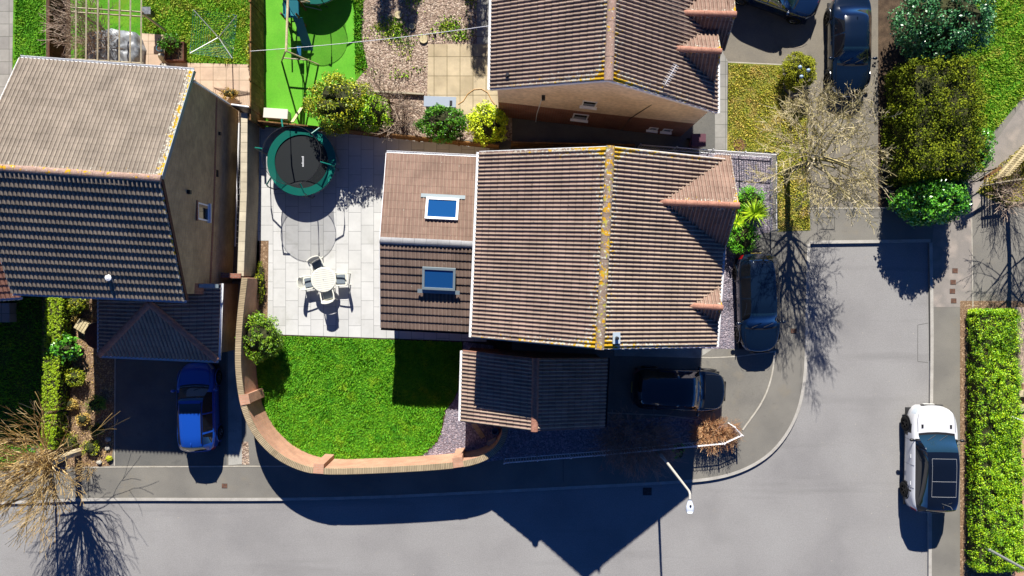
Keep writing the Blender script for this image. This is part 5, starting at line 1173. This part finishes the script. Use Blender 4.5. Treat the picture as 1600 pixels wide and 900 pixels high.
for lb, bx, by, hh, sd_ in (('bare tree at the right edge whose branching shadow crosses the light path', 1573, 322, 1.0, 3), ('second bare tree at the right edge, behind the wooden pickets', 1606, 306, 1.0, 4)):
    random.seed(sd_); t, tw = bare('bare_tree', lb, bx, by, lambda w: None, 0, 0, group='bare trees at the right edge')
    MB().tube([(0, 0, 0), (.06, 0, 1.5), (0, .05, 3.4)], [.12, .10, .08], 8).build('trunk', 'bark', t, False)
    for k in range(9):
        a = k * 2.4 + 1; el = random.uniform(.3, 1.2); d = Vector((math.cos(a) * math.cos(el), math.sin(a) * math.cos(el), math.sin(el)))
        tw.grow(Vector((.03, .02, 1.6 + k * .22)), d, random.uniform(1., 1.4), .045, 4, spread=.8, up=.08, kids=3, wob=.2, seg=3, ratio=.7, minr=.007)
    tw.mb.build('crown', 'twig_grey', t, False)
def twigshrub(name, label, ix, iy, rx, ry, h, m, n, seed=1, cat='shrub', L=1., depth=2, minr=.006):
    random.seed(seed); f = 1 - h * .6 / CAMH; bx, by = 800 + (ix - 800) * f, 450 + (iy - 450) * f; x, y = W2(bx, by); t = thing(name, label, cat, (x, y, 0)); tw = Twigs()
    for k in range(n):
        a = random.uniform(0, 6.283); q = math.sqrt(random.random()) * .55; p = Vector((math.cos(a) * rx * q, math.sin(a) * ry * q, .03)); d = Vector((math.cos(a) * rx * .8 * q * 1.4, math.sin(a) * ry * .8 * q * 1.4, h * .75)).normalized()
        tw.grow(p, d, h * .62 * L, .012, depth, spread=.75, up=.05, kids=3, wob=.25, seg=3, ratio=.6, minr=minr)
    tw.mb.build('stems', m, t, False); return t
twigshrub('shrub', 'russet twiggy dome bush wrapped by the end of the white railing', 1117, 678, 1.15, .62, .85, 'twig_russet', 230, 2, minr=.0055)
twigshrub('shrub', 'wide dark leafless shrub in the shade above the hooped railing', 995, 692, 2.0, 1.3, 1.5, 'twig_dark', 260, 3)
twigshrub('shrub', 'brown leafless undergrowth below the small shrub-tree by the patio fence', 625, 180, .85, .7, 1.0, 'twig_grey', 60, 4)
twigshrub('climber', 'leafless climbing vine covering the left end of the pergola', 122, 45, 1.15, 1.7, 2.5, 'twig_grey', 85, 6, cat='climber', L=.8, minr=.009)
twigshrub('shrub', 'grey leafless scrub by the wooden pickets at the right edge', 1585, 300, .8, .8, 1.4, 'twig_grey', 45, 8)
twigshrub('shrub', 'sprawling straw-coloured twigs over the pavement edge at the lower left', 128, 735, .6, .5, .6, 'twig_straw', 30, 10)
sh('low_plant', 'small patch of fresh leaves at the foot of the lamp arm', 'plant', 1062, 705, (.35, .5), .5, 'leaf_fresh', nclump=12, cr=.1, per=12, leaf=.09)
sh('low_plant', 'yellowish weeds along the curved wall beside the white patio', 'plant', 407, 440, (.25, 1.1), .5, 'leaf_olive', nclump=50, cr=.12, per=18, leaf=.06)
sh('low_plant', 'pale spiky tuft leaning over the curved wall coping', 'plant', 400, 437, (.35, .3), .8, 'leaf_yellowgreen', nclump=16, cr=.1, per=14, leaf=.07)
sh('low_plant', 'straw tuft at the slab edge behind the left house gable', 'plant', 358, 146, (.5, .3), .6, 'leaf_straw', nclump=26, cr=.12, per=18, leaf=.07)
sh('low_plant', 'yellow-green grasses against the tall orange-brown fence', 'plant', 392, 80, (.3, .9), .5, 'leaf_yellowgreen', nclump=36, cr=.12, per=18, leaf=.08)
sh('low_plant', 'leafy plant in the planter between washing line dryer and pergola', 'plant', 264, 66, (.55, .5), .9, 'leaf_deep', nclump=50, cr=.12, per=18, leaf=.09)

# ---------------------------------------------------------------- grass blades and litter
def inside(P, x, y):
    n = len(P); r = np.zeros(len(x), bool); j = n - 1
    for i in range(n):
        xi, yi = P[i]; xj, yj = P[j]
        c = ((yi > y) != (yj > y)) & (x < (xj - xi) * (y - yi) / (yj - yi + 1e-12) + xi); r ^= c; j = i
    return r
def grass(name, label, poly, dens, h, m, w=.022, z=.015, clump=.0, flat=.6):
    P = [W2(*p) for p in poly]; xs = [p[0] for p in P]; ys = [p[1] for p in P]; A = (max(xs) - min(xs)) * (max(ys) - min(ys)); n = int(A * dens)
    x = RNG.uniform(min(xs), max(xs), n); y = RNG.uniform(min(ys), max(ys), n); k = inside(P, x, y)
    if clump: k &= (np.sin(x * 2.1 + 1.3 * np.sin(y * 1.7)) + np.sin(y * 2.7 + 1.1 * np.sin(x * 2.3)) + RNG.normal(size=n) * .5) > clump
    x, y = x[k], y[k]; n = len(x); a = RNG.uniform(0, 6.283, n); hh = h * RNG.uniform(.5, 1.3, n) * (1 + .35 * np.sin(x * 3.1 + np.sin(y * 2.3) * 2)); ln = RNG.uniform(.1, flat, n)
    B = np.stack([x, y, np.full(n, z)], 1); s = np.stack([-np.sin(a), np.cos(a), np.zeros(n)], 1) * (w * RNG.uniform(.7, 1.4, n))[:, None]; tip = B + np.stack([np.cos(a) * hh * ln, np.sin(a) * hh * ln, hh], 1)
    V = np.stack([B - s, B + s, tip], 1).reshape(-1, 3); o = link(name, meshquads(name, V, 3), m); return tag(o, label, 'grass', kind='stuff')
grass('grass', 'thick bright green grass of the lawn inside the curved wall', LAWN, 1100, .085, 'grass_blade', flat=1.3)
grass('grass', 'yellowish dry grass of the front lawn by the driveway', [(1138, 100), (1221, 104), (1224, 142), (1260, 182), (1264, 358), (1216, 360), (1214, 238), (1138, 235)], 700, .06, 'grass_blade_dry', flat=1.3)
grass('grass', 'green grass on the bank right of the tall hedge', [(1486, -40), (1640, -40), (1640, 100), (1600, 148), (1545, 213), (1500, 258), (1486, 238)], 600, .10, 'grass_blade_wild', flat=1.2)
grass('grass', 'rough grass of the back lawn around the rotary dryer', [(222, -20), (390, -20), (390, 99), (282, 96), (262, 53), (224, 50)], 700, .09, 'grass_blade_wild', flat=1.2)
grass('grass', 'narrow strip of green grass in the top left corner', [(25, -20), (70, -20), (72, 190), (22, 190)], 700, .08, 'grass_blade', flat=1.2)
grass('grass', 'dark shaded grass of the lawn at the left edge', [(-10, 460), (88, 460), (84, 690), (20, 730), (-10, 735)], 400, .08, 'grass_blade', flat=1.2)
grass('weeds', 'scattered green weeds growing through the gravel garden', [(556, -20), (745, -20), (745, 62), (665, 66), (664, 110), (600, 130), (556, 110)], 380, .12, 'grass_blade_wild', w=.03, clump=.75, flat=1.2)
grass('weeds', 'line of grass between the artificial turf and the gravel', [(552, -20), (568, -20), (566, 60), (575, 105), (556, 112)], 700, .12, 'grass_blade', flat=1.2)
grass('grass', 'rough grass and weeds below the pale wooden pickets', [(1525, 300), (1545, 270), (1600, 225), (1640, 215), (1640, 330), (1565, 312)], 420, .10, 'grass_blade_dry', flat=1.2)
def litter(name, label, poly, dens, m, size, z=.02):
    P = [W2(*p) for p in poly]; xs = [p[0] for p in P]; ys = [p[1] for p in P]; n = int((max(xs) - min(xs)) * (max(ys) - min(ys)) * dens)
    x = RNG.uniform(min(xs), max(xs), n); y = RNG.uniform(min(ys), max(ys), n); k = inside(P, x, y); x, y = x[k], y[k]; n = len(x); Pn = np.stack([x, y, z + RNG.uniform(0, .03, n)], 1); N = unit(np.array([0, 0, 1.]) + RNG.normal(size=(n, 3)) * .45)
    o = link(name, meshquads(name, leafmesh(Pn, N, size * RNG.uniform(.5, 1.3, n), .6)), m); return tag(o, label, 'leaf litter', kind='stuff')
litter('leaf_litter', 'brown fallen leaves and bark covering the left planting bed', [(68, 445), (178, 445), (178, 690), (172, 726), (66, 733)], 90, 'twig_straw', .08)
litter('leaf_litter', 'pale fallen leaves scattered over the gravel garden', [(560, -20), (745, -20), (745, 66), (666, 68), (664, 160), (600, 160), (560, 100)], 45, 'twig_grey', .07)

# ---------------------------------------------------------------- back garden things
# pergola
pg = thing('pergola', 'weathered wooden pergola of thin rafters over the covered tub, top left', 'pergola', W2(180, 60) + (0,))
PH = 2.2
for px in (119, 135, 153, 170, 187, 204, 221): a, b = Vector(W(px, -30, PH)), Vector(W(px - 1, 118, PH)); MB().tube([a, b], .035, 4).build('rafter', 'wood_grey', pg, True)
for py in (15, 22, 95): a, b = Vector(W(112, py - 3, PH - .07)), Vector(W(224, py + 4, PH - .07)); MB().tube([a, b], .035, 4).build('cross_beam', 'wood_grey', pg, True)
for px, py in ((115, 15), (221, 20), (116, 95), (220, 99)): q = W(px, py, PH); MB().box((q[0], q[1], PH / 2 - .05), (.08, .08, PH - .1)).build('post', 'wood_grey', pg, True)
# covered tub
c = W2(186, 84); t = thing('covered_tub', 'hot tub under a wrinkled silver-grey cover beneath the pergola', 'hot tub', c + (.02,))
random.seed(3); n = 40; vs = []; prof = [(1.02, 0), (1.0, .5), (.98, .62), (.90, .70), (.6, .735), (.25, .75), (0, .75)]
mb = MB()
for r_, z in prof:
    for k in range(n):
        a = 2 * math.pi * k / n; sq = 1 / max(abs(math.cos(a)), abs(math.sin(a))) ** .55; w = 1 + .03 * math.sin(a * 7 + z * 5) + .02 * math.sin(a * 13); vs.append((math.cos(a) * r_ * sq * w * 1.25, math.sin(a) * r_ * sq * w * .95, z + (.03 * math.sin(a * 9) if .2 < r_ < .95 else 0)))
mb.add(vs, [(i * n + k, i * n + (k + 1) % n, (i + 1) * n + (k + 1) % n, (i + 1) * n + k) for i in range(len(prof) - 1) for k in range(n)]); mb.build('cover', 'cover_silver', t, False, smooth=True)
MB().lathe([(1.0, 0), (1.0, .35), (.9, .35)], (0, 0, 0), 30).build('tub', 'tub_blue', t, False)
# rotary dryer
cx_, cy_ = W2(800 - 465 * .94, 450 - 397 * .94); t = thing('rotary_dryer', 'square rotary washing line with teal cords and pegs on the back lawn', 'washing line', (cx_, cy_, 0))
MB().tube([(0, 0, 0), (0, 0, 1.75)], .025, 8).build('pole', 'galvanised', t, False)
cor = [Vector(W(*p, 2.0)) - Vector((cx_, cy_, 0)) for p in ((302, 15), (370, 24), (363, 91), (297, 83))]; cen = Vector((0, 0, 1.55))
for q in cor: MB().tube([cen, q], .020, 6).build('arm', 'galvanised', t, False)
mb = MB()
for k in range(9):
    f = 1 - k * .085
    for i in range(4): a = cen.lerp(cor[i], f); b = cen.lerp(cor[(i + 1) % 4], f); mid = (a + b) / 2 + Vector((0, 0, -.02)); mb.tube([a, mid, b], .0065, 3)
mb.build('cords', 'teal_vinyl', t, False); random.seed(4)
for i in range(22):
    s_ = random.randrange(4); f = random.choice((1, 1, .915)); a = cen.lerp(cor[s_], f); b = cen.lerp(cor[(s_ + 1) % 4], f); q = a.lerp(b, random.random()); MB().box((q.x, q.y, q.z - .02), (.03, .03, .08)).build('peg', random.choice(('ornament_blue', 'white_upvc', 'tub_blue', 'teal_vinyl')), t, False)
# pots and ornaments
def pot(name, label, px, py, r, h, m, cat='pot', group=None, soil=True):
    x, y = W2(px, py); t = thing(name, label, cat, (x, y, .016), 0, group); MB().lathe([(0, 0), (r * .7, 0), (r * .95, h * .9), (r, h * .9), (r, h), (r * .88, h), (r * .86, h * .85)], (0, 0, 0), 16).build('pot', m, t, False)
    if soil: MB().lathe([(0, h * .86), (r * .87, h * .86)], (0, 0, 0), 16).build('soil', 'soil', t, False)
    return t
def statue(label, px, py, h, m):
    x, y = W2(px, py); t = thing('garden_statue', label, 'statue', (x, y, .016), 0, 'statues by the pink slabs'); MB().box((0, 0, .06), (.3, .26, .12)).build('plinth', 'stone_pale', t, False, bevel=.01)
    b = MB(); b.lathe([(0, .1), (.12, .12), (.15, .2), (.13, h * .45), (.15, h * .6), (.07, h * .72), (.055, h * .76), (.09, h * .84), (.085, h * .93), (0, h)], (0, 0, 0), 14); b.blob((.13, 0, h * .45), (.05, .06, .13), 8, 6); b.blob((-.13, 0, h * .45), (.05, .06, .13), 8, 6); b.build('figure', m, t, False, smooth=True)
statue('whitish garden statue at the edge of the pink slabs, nearer the rotary dryer', 262, 108, .62, 'stone_pale'); statue('pale weathered garden statue beside the planter', 258, 92, .55, 'stone_pale'); 
pot('plant_pot', 'small blue glazed pot by the statues on the pink slabs', 253, 78, .15, .25, 'tub_blue', group='pots by the statues'); pot('plant_pot', 'dark pot in the shade right of the statues', 278, 92, .2, .32, 'dark_metal', group='pots by the statues')
x, y = W2(278, 84); t = thing('planter', 'square dark wooden planter holding the leafy plant', 'planter', (x, y, .016)); mb = MB()
for dx, dy, a, b in ((0, .42, .9, .05), (0, -.42, .9, .05), (.43, 0, .05, .79), (-.43, 0, .05, .79)): mb.box((dx, dy, .18), (a, b, .36))
mb.build('boards', 'wood_darkred', t, False); MB().box((0, 0, .15), (.8, .78, .28)).build('soil', 'soil', t, False)
x, y = W2(246, 30); t = thing('lantern', 'grey flat-topped garden lantern standing near the pergola end', 'lantern', (x, y, 0)); MB().box((0, 0, .75), (.3, .24, .5)).build('housing', 'dark_metal', t, False, bevel=.01); MB().box((0, 0, 1.02), (.42, .34, .05)).build('lid', 'cover_silver', t, False, bevel=.01); MB().tube([(0, 0, 0), (0, 0, .5)], .03, 6).build('post', 'dark_metal', t, False)
# swing set on the turf
SH = 2.25
t = thing('swing_set', 'wooden swing set with pale top beam and blue seats on the artificial turf', 'swing set', W2(472, 66) + (.014,))
b0 = Vector(W(447, 80, SH)); b1 = Vector(W(450, -6, SH)); MB().tube([b0, b1], .055, 8).build('top_beam', 'wood_pale', t)
for yy, g0, g1 in ((b0, (440, 96), (498, 101)), (b1, (442, 6), (500, 8))):
    for g_ in (g0, g1): q = Vector(W(*g_)); MB().tube([q, yy + Vector((0, 0, .05))], .04, 6).build('leg', 'wood_pale', t)
    q0, q1 = Vector(W(*g0)), Vector(W(*g1)); MB().tube([q0.lerp(yy, .35), q1.lerp(yy, .35)], .03, 6).build('brace', 'wood_grey', t)
for f, m_, z in ((.25, 'swing_blue', .45), (.62, 'playset_teal', .5)):
    p = b0.lerp(b1, f); sw = MB(); sw.box((p.x, p.y, z + .02), (.20, .46, .05)); st = sw.build('swing_seat', m_, t, True, bevel=.01)
    for s in (1, -1): MB().tube([(p.x, p.y + s * .2, z + .04), (p.x, p.y + s * .2, SH)], .010, 4).build('rope', 'dark_metal', st, True)
t = thing('climbing_frame', 'dark climbing frame with a slide beside the swing set', 'climbing frame', W2(468, 30) + (.014,))
for q in ((455, 14), (478, 16), (455, 40), (478, 41)): p = W2(*q); MB().box((p[0], p[1], .75), (.07, .07, 1.5)).build('post', 'wood_brown', t)
p = W2(466, 28); MB().box((p[0], p[1], 1.05), (.75, .8, .05)).build('platform', 'playset_teal', t, True); 
a = Vector(W(474, 45, 1.05)[:2] + (1.05,)); mb = MB(); mb.solid([(p[0] + .1, p[1] - .4, 1.05), (p[0] + .5, p[1] - .4, 1.05), (p[0] + .75, p[1] - 1.6, .12), (p[0] + .3, p[1] - 1.6, .12)][::-1], .04); mb.build('slide', 'playset_teal', t)
for z in (.4, .75): MB().tube([(p[0] - .38, p[1] + .4, z), (p[0] + .36, p[1] + .4, z)], .022, 5).build('rung', 'wood_brown', t)
# cable across the garden
t = thing('overhead_cable', 'thin white cable sagging across the gardens to the eaves of the top house', 'cable', W2(600, 60) + (0,)); a, b = Vector(W(391, 80, 1.8)), Vector(W(768, 40, 4.85)); MB().tube([a.lerp(b, f) + Vector((0, 0, -1.0 * f * (1 - f))) for f in np.linspace(0, 1, 17)], .013, 4).build('cable', 'white_metal', t)
# boxes and boards by the fence
x, y = W2(437, 182); t = thing('storage_box', 'cream plastic storage box on the turf behind the trampoline', 'storage box', (x, y, .014), R(-4)); MB().box((0, 0, .26), (1.08, .42, .52)).build('body', 'box_cream', t, False, bevel=.02); MB().box((0, 0, .55), (1.14, .47, .05)).build('lid', 'box_cream', t, False, bevel=.015)
x, y = W2(468, 180); t = thing('wooden_plank', 'pale timber plank leaning on the fence beside the cream box', 'plank', (x, y, .014)); MB().solid([(-.12, -.55, .95), (.02, -.55, .95), (.18, .35, .04), (.04, .35, .04)], .04).build('board', 'wood_pale', t, False)
x, y = W2(689, 163); t = thing('storage_bench', 'blue-grey board topped box between the dark bush and the beige slabs', 'box', (x, y, .014), R(-2)); MB().box((0, 0, .2), (1.4, .42, .4)).build('body', 'blue_grey_board', t, False); MB().box((0, 0, .43), (1.52, .50, .05)).build('lid', 'blue_grey_board', t, False, bevel=.01); MB().box((.52, -.05, .475), (.12, .22, .05)).build('handle', 'black_plastic', t, False)
t = thing('garden_hose', 'orange hose curled in an arc on the beige slabs', 'hose', W2(745, 150) + (.014,)); MB().tube([Vector(W2(*p) + (.03,)) for p in ((716, 163), (724, 158), (731, 147), (741, 140), (752, 139), (762, 145), (768, 157), (777, 168), (782, 178))], .012, 5).build('hose', 'hose_orange', t)
for i, (px, py, r, lb) in enumerate(((662, 62, .21, 'pale round log slice on the gravel nearest the beige slabs'), (644, 42, .17, 'shaded log slice right of the bare twigs'), (623, 24, .19, 'shaded log slice near the top edge of the gravel garden'))):
    x, y = W2(px, py); t = thing('log_slice', lb, 'log slice', (x, y, .009), 0, 'log slices laid in the gravel'); MB().lathe([(r, 0), (r, .07), (r * .93, .08)], (0, 0, 0), 18).build('bark_rim', 'bark', t, False); MB().lathe([(r * .93, .08), (0, .082)], (0, 0, 0), 18).build('cut_face', 'wood_pale', t, False)
# low timber edge in gravel garden
t = thing('timber_edging', 'low timber sleeper edging in front of the undergrowth in the gravel garden', 'edging', W2(625, 148) + (.01,)); MB().box(W2(624, 146) + (.09,), (2.4, .08, .16), R(-3)).build('sleeper', 'wood_grey', t); MB().box(W2(671, 158) + (.16,), (.09, .5, .3), 0).build('sleeper', 'wood_grey', t)
# stones and bins
x, y = W2(1083, 226); t = thing('wheelie_bin', 'maroon wheelie bin standing in the shaded side yard by the white railing', 'bin', (x, y, .01), R(90)); mb = MB(); mb.add([(-.22, -.24, 0), (.22, -.24, 0), (.22, .20, 0), (-.22, .20, 0), (-.28, -.30, .95), (.28, -.30, .95), (.28, .30, .95), (-.28, .30, .95)], [(3, 2, 1, 0), (4, 5, 6, 7), (0, 1, 5, 4), (1, 2, 6, 5), (2, 3, 7, 6), (3, 0, 4, 7)]); mb.build('body', 'bin_maroon', t, False)
MB().box((0, 0, .98), (.60, .66, .05)).build('lid', 'bin_maroon', t, False, bevel=.015); MB().tube([(-.22, .36, .93), (.22, .36, .93)], .018, 6).build('handle', 'bin_maroon', t, False)
for s in (1, -1): MB().lathe([(0, -.03), (.1, -.03), (.1, .03), (0, .03)], (s * .24, .24, .1), 14, Matrix.Rotation(R(90), 3, 'Y')).build('wheel', 'tyre_rubber', t, False)
for i, (dx, dy, lb) in enumerate(((-8, -8, 'blue-grey ornament ball on the round bush, upper left of the three'), (5, -3, 'blue-grey ornament ball on the round bush, right of the three'), (-6, 7, 'blue-grey ornament ball on the round bush, lowest of the three'))):
    q = W(1258 + dx, 113 + dy, 1.42); t = thing('ornament_ball', lb, 'ornament', q, 0, 'ornament balls on the round bush'); b = MB(); b.blob((0, 0, 0), (.09, .09, .09), 14, 9, .05); b.build('ball', 'ornament_blue', t, False, smooth=True); MB().tube([(0, 0, -.06), (0, 0, -.4)], .012, 5).build('stake', 'dark_metal', t, False)
# shade corner behind the curved wall: spade, block, blue tub
x, y = W2(771, 691); t = thing('paving_block', 'grey concrete block in the dark corner inside the end of the curved wall', 'block', (x, y, .01), R(25)); MB().box((0, 0, .28), (.46, .40, .5)).build('block', 'stone_pale', t, False, bevel=.02); MB().box((0, 0, .545), (.50, .44, .04)).build('cap', 'stone_pale', t, False, bevel=.01)
t = thing('timber_post', 'short pale timber leaning towards the concrete block in the dark corner', 'timber', W2(752, 676) + (.01,)); MB().solid([W(737, 664, .9), W(743, 660, .9), W(758, 682, .1), W(752, 686, .1)][::-1], .06).build('beam', 'wood_pale', t)
pot('bucket', 'blue bucket standing beside the concrete block in the dark corner', 774, 672, .16, .3, 'swing_blue', 'bucket', soil=False)
# crate, ornament, round table in the left bed
x, y = W2(136, 510); t = thing('slatted_crate', 'pale slatted wooden crate tilted in the left planting bed', 'crate', (x, y, .02), R(-32))
for i in range(5): MB().box((-.28 + i * .14, 0, .32), (.115, .50, .025)).build('slat', 'wood_pale', t, False)
mb = MB()
for dx, dy, a, b in ((0, .24, .70, .03), (0, -.24, .70, .03), (.34, 0, .03, .45), (-.34, 0, .03, .45)): mb.box((dx, dy, .155), (a, b, .30))
mb.build('sides', 'wood_pale', t, False)
statue('white and blue-grey garden statue between the slatted crate and the garage', 152, 508, .5, 'stone_pale'); 
x, y = W2(166, 523); t = thing('garden_table', 'dark brown round table in the shade between the bed and the hipped garage', 'table', (x, y, .02)); MB().lathe([(0, .66), (.60, .66), (.62, .68), (.60, .70), (0, .70)], (0, 0, 0), 32).build('tabletop', 'wood_darkred', t, False); MB().lathe([(.05, 0), (.05, .66)], (0, 0, 0), 10).build('pedestal', 'dark_metal', t, False); MB().lathe([(0, .0), (.28, .0), (.26, .04), (.05, .06)], (0, 0, 0), 20).build('base', 'dark_metal', t, False)
random.seed(11)
for i, (px, py, r, lb) in enumerate(((172, 716, .17, 'mossy boulder at the driveway corner of the left bed'), (169, 700, .13, 'smaller stone just above the mossy boulder'), (156, 722, .13, 'flat stone left of the mossy boulder'), (170, 686, .14, 'pale round stone beside the shaded driveway'), (120, 500, .12, 'pale stone above the slatted crate'))):
    x, y = W2(px, py); t = thing('stone', lb, 'stone', (x, y, .01), 0, 'stones edging the left bed'); b = MB(); b.blob((0, 0, r * .4), (r, r * .85, r * .6), 10, 7, .18); b.build('rock', 'stone_pale' if i != 0 else 'leaf_moss', t, False)
# ladder stored along the house wall
t = thing('ladder', 'long white ladder stored on edge between the left house and the pale wall', 'ladder', W2(377, 290) + (.01,))
A0, A1 = Vector(W2(380, 196)), Vector(W2(374, 386))
for z in (.12, .50): MB().tube([(A0.x, A0.y, z), (A1.x, A1.y, z)], .035, 6).build('rail', 'white_metal', t)
mb = MB()
for i in range(20): q = A0.lerp(A1, (i + .5) / 20); mb.tube([(q.x, q.y, .12), (q.x, q.y, .50)], .016, 5)
mb.build('rungs', 'white_metal', t)
a, b = Vector(W(361, 163, 1.9)[:2]), Vector(W(389, 167, 1.9)[:2])
t = thing('side_gate', 'dark side gate with white top rail at the corner of the left house', 'gate', ((a.x + b.x) / 2, (a.y + b.y) / 2, 0)); d = (b - a).normalized(); rz = math.atan2(d.y, d.x); L = (b - a).length
MB().box(((a.x + b.x) / 2, (a.y + b.y) / 2, .95), (L - .1, .04, 1.75), rz).build('boards', 'dark_metal', t); MB().tube([(a.x, a.y, 1.88), (b.x, b.y, 1.88)], .04, 8).build('top_rail', 'white_upvc', t)
for q in (a, b): MB().box((q.x, q.y, .95), (.09, .09, 1.9), rz).build('post', 'wood_brown', t)
# wooden pickets and barrier at the right edge
def pickets(nm, label, p0, p1, h, m, gap=.13, w=.07, group=None):
    a, b = Vector(W2(*p0)), Vector(W2(*p1)); d = (b - a).normalized(); rz = math.atan2(d.y, d.x); L = (b - a).length; n = int(L / gap); t = thing(nm, label, 'fence', ((a.x + b.x) / 2, (a.y + b.y) / 2, 0), 0, group)
    for i in range(n): q = a + d * (gap * (i + .5)); MB().box((q.x, q.y, h / 2 + .03), (w, .025, h), rz).build('picket', m, t)
    nn = Vector((-d.y, d.x)) * .035
    for z in (.3, h - .25): q = (a + b) / 2 + nn; MB().box((q.x, q.y, z), (L, .04, .09), rz).build('rail', m, t)
pickets('picket_fence', 'pale wooden picket fence climbing away at the right edge', (1550, 281), (1625, 196), 1.15, 'wood_pale'); pickets('picket_fence', 'darker picket panel joining the barrier to the pale pickets', (1531, 292), (1570, 286), 1.3, 'wood_grey')
t = thing('hoop_barrier', 'dark metal hoop barrier with timber top where the footpath meets the pavement', 'barrier', W2(1522, 278) + (0,)); a, b = Vector(W2(1506, 288)), Vector(W2(1538, 268))
MB().tube([(a.x, a.y, 0), (a.x, a.y, .95), (a.x * .9 + b.x * .1, a.y * .9 + b.y * .1, 1.08), (a.x * .1 + b.x * .9, a.y * .1 + b.y * .9, 1.08), (b.x, b.y, .95), (b.x, b.y, 0)], .03, 8).build('hoop', 'dark_metal', t); MB().tube([(a.x, a.y, .55), (b.x, b.y, .55)], .022, 6).build('mid_rail', 'dark_metal', t); d = (b - a).normalized(); MB().box(((a.x + b.x) / 2, (a.y + b.y) / 2, 1.13), ((b - a).length, .12, .05), math.atan2(d.y, d.x)).build('top_board', 'wood_brown', t)
pot('plant_pot', 'terracotta pot beside the right hedge near the white rail', 1572, 630, .17, .3, 'terracotta')
x, y = W2(1573, 622); t = thing('timber_steps', 'orange-brown timber step by the terracotta pot at the right edge', 'step', (x + .5, y - .1, .012)); MB().box((0, .35, .12), (1.5, .30, .24)).build('tread', 'wood_pale', t, False); MB().box((0, -.35, .06), (1.5, .30, .12)).build('tread', 'wood_pale', t, False)
t = thing('handrail', 'short white handrail sticking out from the right hedge', 'handrail', W2(1562, 640) + (.012,)); a, b = Vector(W(1583, 652, 1.2)), Vector(W(1640, 672, 1.2)); MB().tube([a, b], .03, 6).build('rail', 'white_metal', t); MB().tube([(a.x + .05, a.y, 0), (a.x + .05, a.y, 1.2)], .025, 6).build('post', 'white_metal', t)
# drains, covers and marks set in the ground
def cover(label, px, py, w, d, m, z=.006, rz=0., nm='manhole_cover', cat='manhole cover', group=None):
    x, y = W2(px, py); t = thing(nm, label, cat, (x, y, z), rz, group); MB().box((0, 0, .0), (w, d, .012)).build('frame', 'cast_iron', t, False); mb = MB(); n = max(2, int(w / .06))
    for i in range(n): mb.box((-w / 2 + w * (i + .5) / n, 0, .010), (w / n * .6, d * .86, .010))
    mb.build('lid', m, t, False)
cover('small rusty cover in the pavement below the left garden path', 351, 759, .26, .22, 'iron_rust'); cover('black road gully beside the kerb under the garden wall shadow', 1012, 769, .42, .36, 'cast_iron', z=RZ + .008, nm='road_gully', cat='drain')
for i, (px, py, lb) in enumerate(((1492, 423, 'rusty service cover at the top of the row on the light pavement'), (1489, 441, 'rusty service cover second from the top of the row on the light pavement'), (1488, 455, 'rusty service cover in the middle of the row on the light pavement'), (1490, 470, 'rusty service cover at the bottom of the row, nearest the long hedge'))): cover(lb, px, py, .26, .24, 'iron_rust', group='rusty covers in the right pavement')
cover('rusty cover in the pavement among the big tree shadow', 1240, 517, .28, .24, 'iron_rust')
x, y = W2(1155, 226); t = thing('manhole_cover', 'round brown inspection cover at the lower end of the dry lawn', 'manhole cover', (x, y, .012)); MB().lathe([(.32, 0), (.32, .02), (.28, .025)], (0, 0, 0), 28).build('frame', 'cast_iron', t, False); MB().lathe([(.28, .022), (0, .024)], (0, 0, 0), 28).build('lid', 'iron_rust', t, False)
def patch(pts, m, z, name='road_patch'): S(name, pts, m, z)
mat('seam', (.06, .06, .055), (.09, .09, .08), scale=5)
for P_ in ([(1285, 340), (1304, 340)], [(1304, 340), (1304, 358)], [(1304, 358), (1283, 358)], [(1436, 508), (1436, 565)], [(1436, 565), (1452, 567)], [(1452, 695 - 190), (1436, 508)], [(1456, 694), (1503, 694)], [(1475, 712), (1503, 712)], [(880, 712), (880, 752)], [(138, 732), (138, 778)]):
    rd = 1430 < P_[0][0] < 1453; edging(P_, .018, RZ + .004 if rd else .0145, name='seam', m='seam', z0=RZ - .01 if rd else -.02)
# fine litter specks on the paths
random.seed(31)
sp = MB()
for i in range(160):
    px, py = random.uniform(0, 1500), random.uniform(600, 900)
    if py < 790 and px < 1270: px = random.uniform(1275, 1445); py = random.uniform(395, 890)
    x, y = W2(px, py); r_ = random.uniform(.008, .03); sp.box((x, y, RZ + .006), (r_, r_ * random.uniform(.5, 2), .006), random.random() * 3)
o = sp.build('road_debris', 'stone_pale'); tag(o, 'tiny pale grit and leaf fragments scattered on the road', 'debris', kind='stuff')
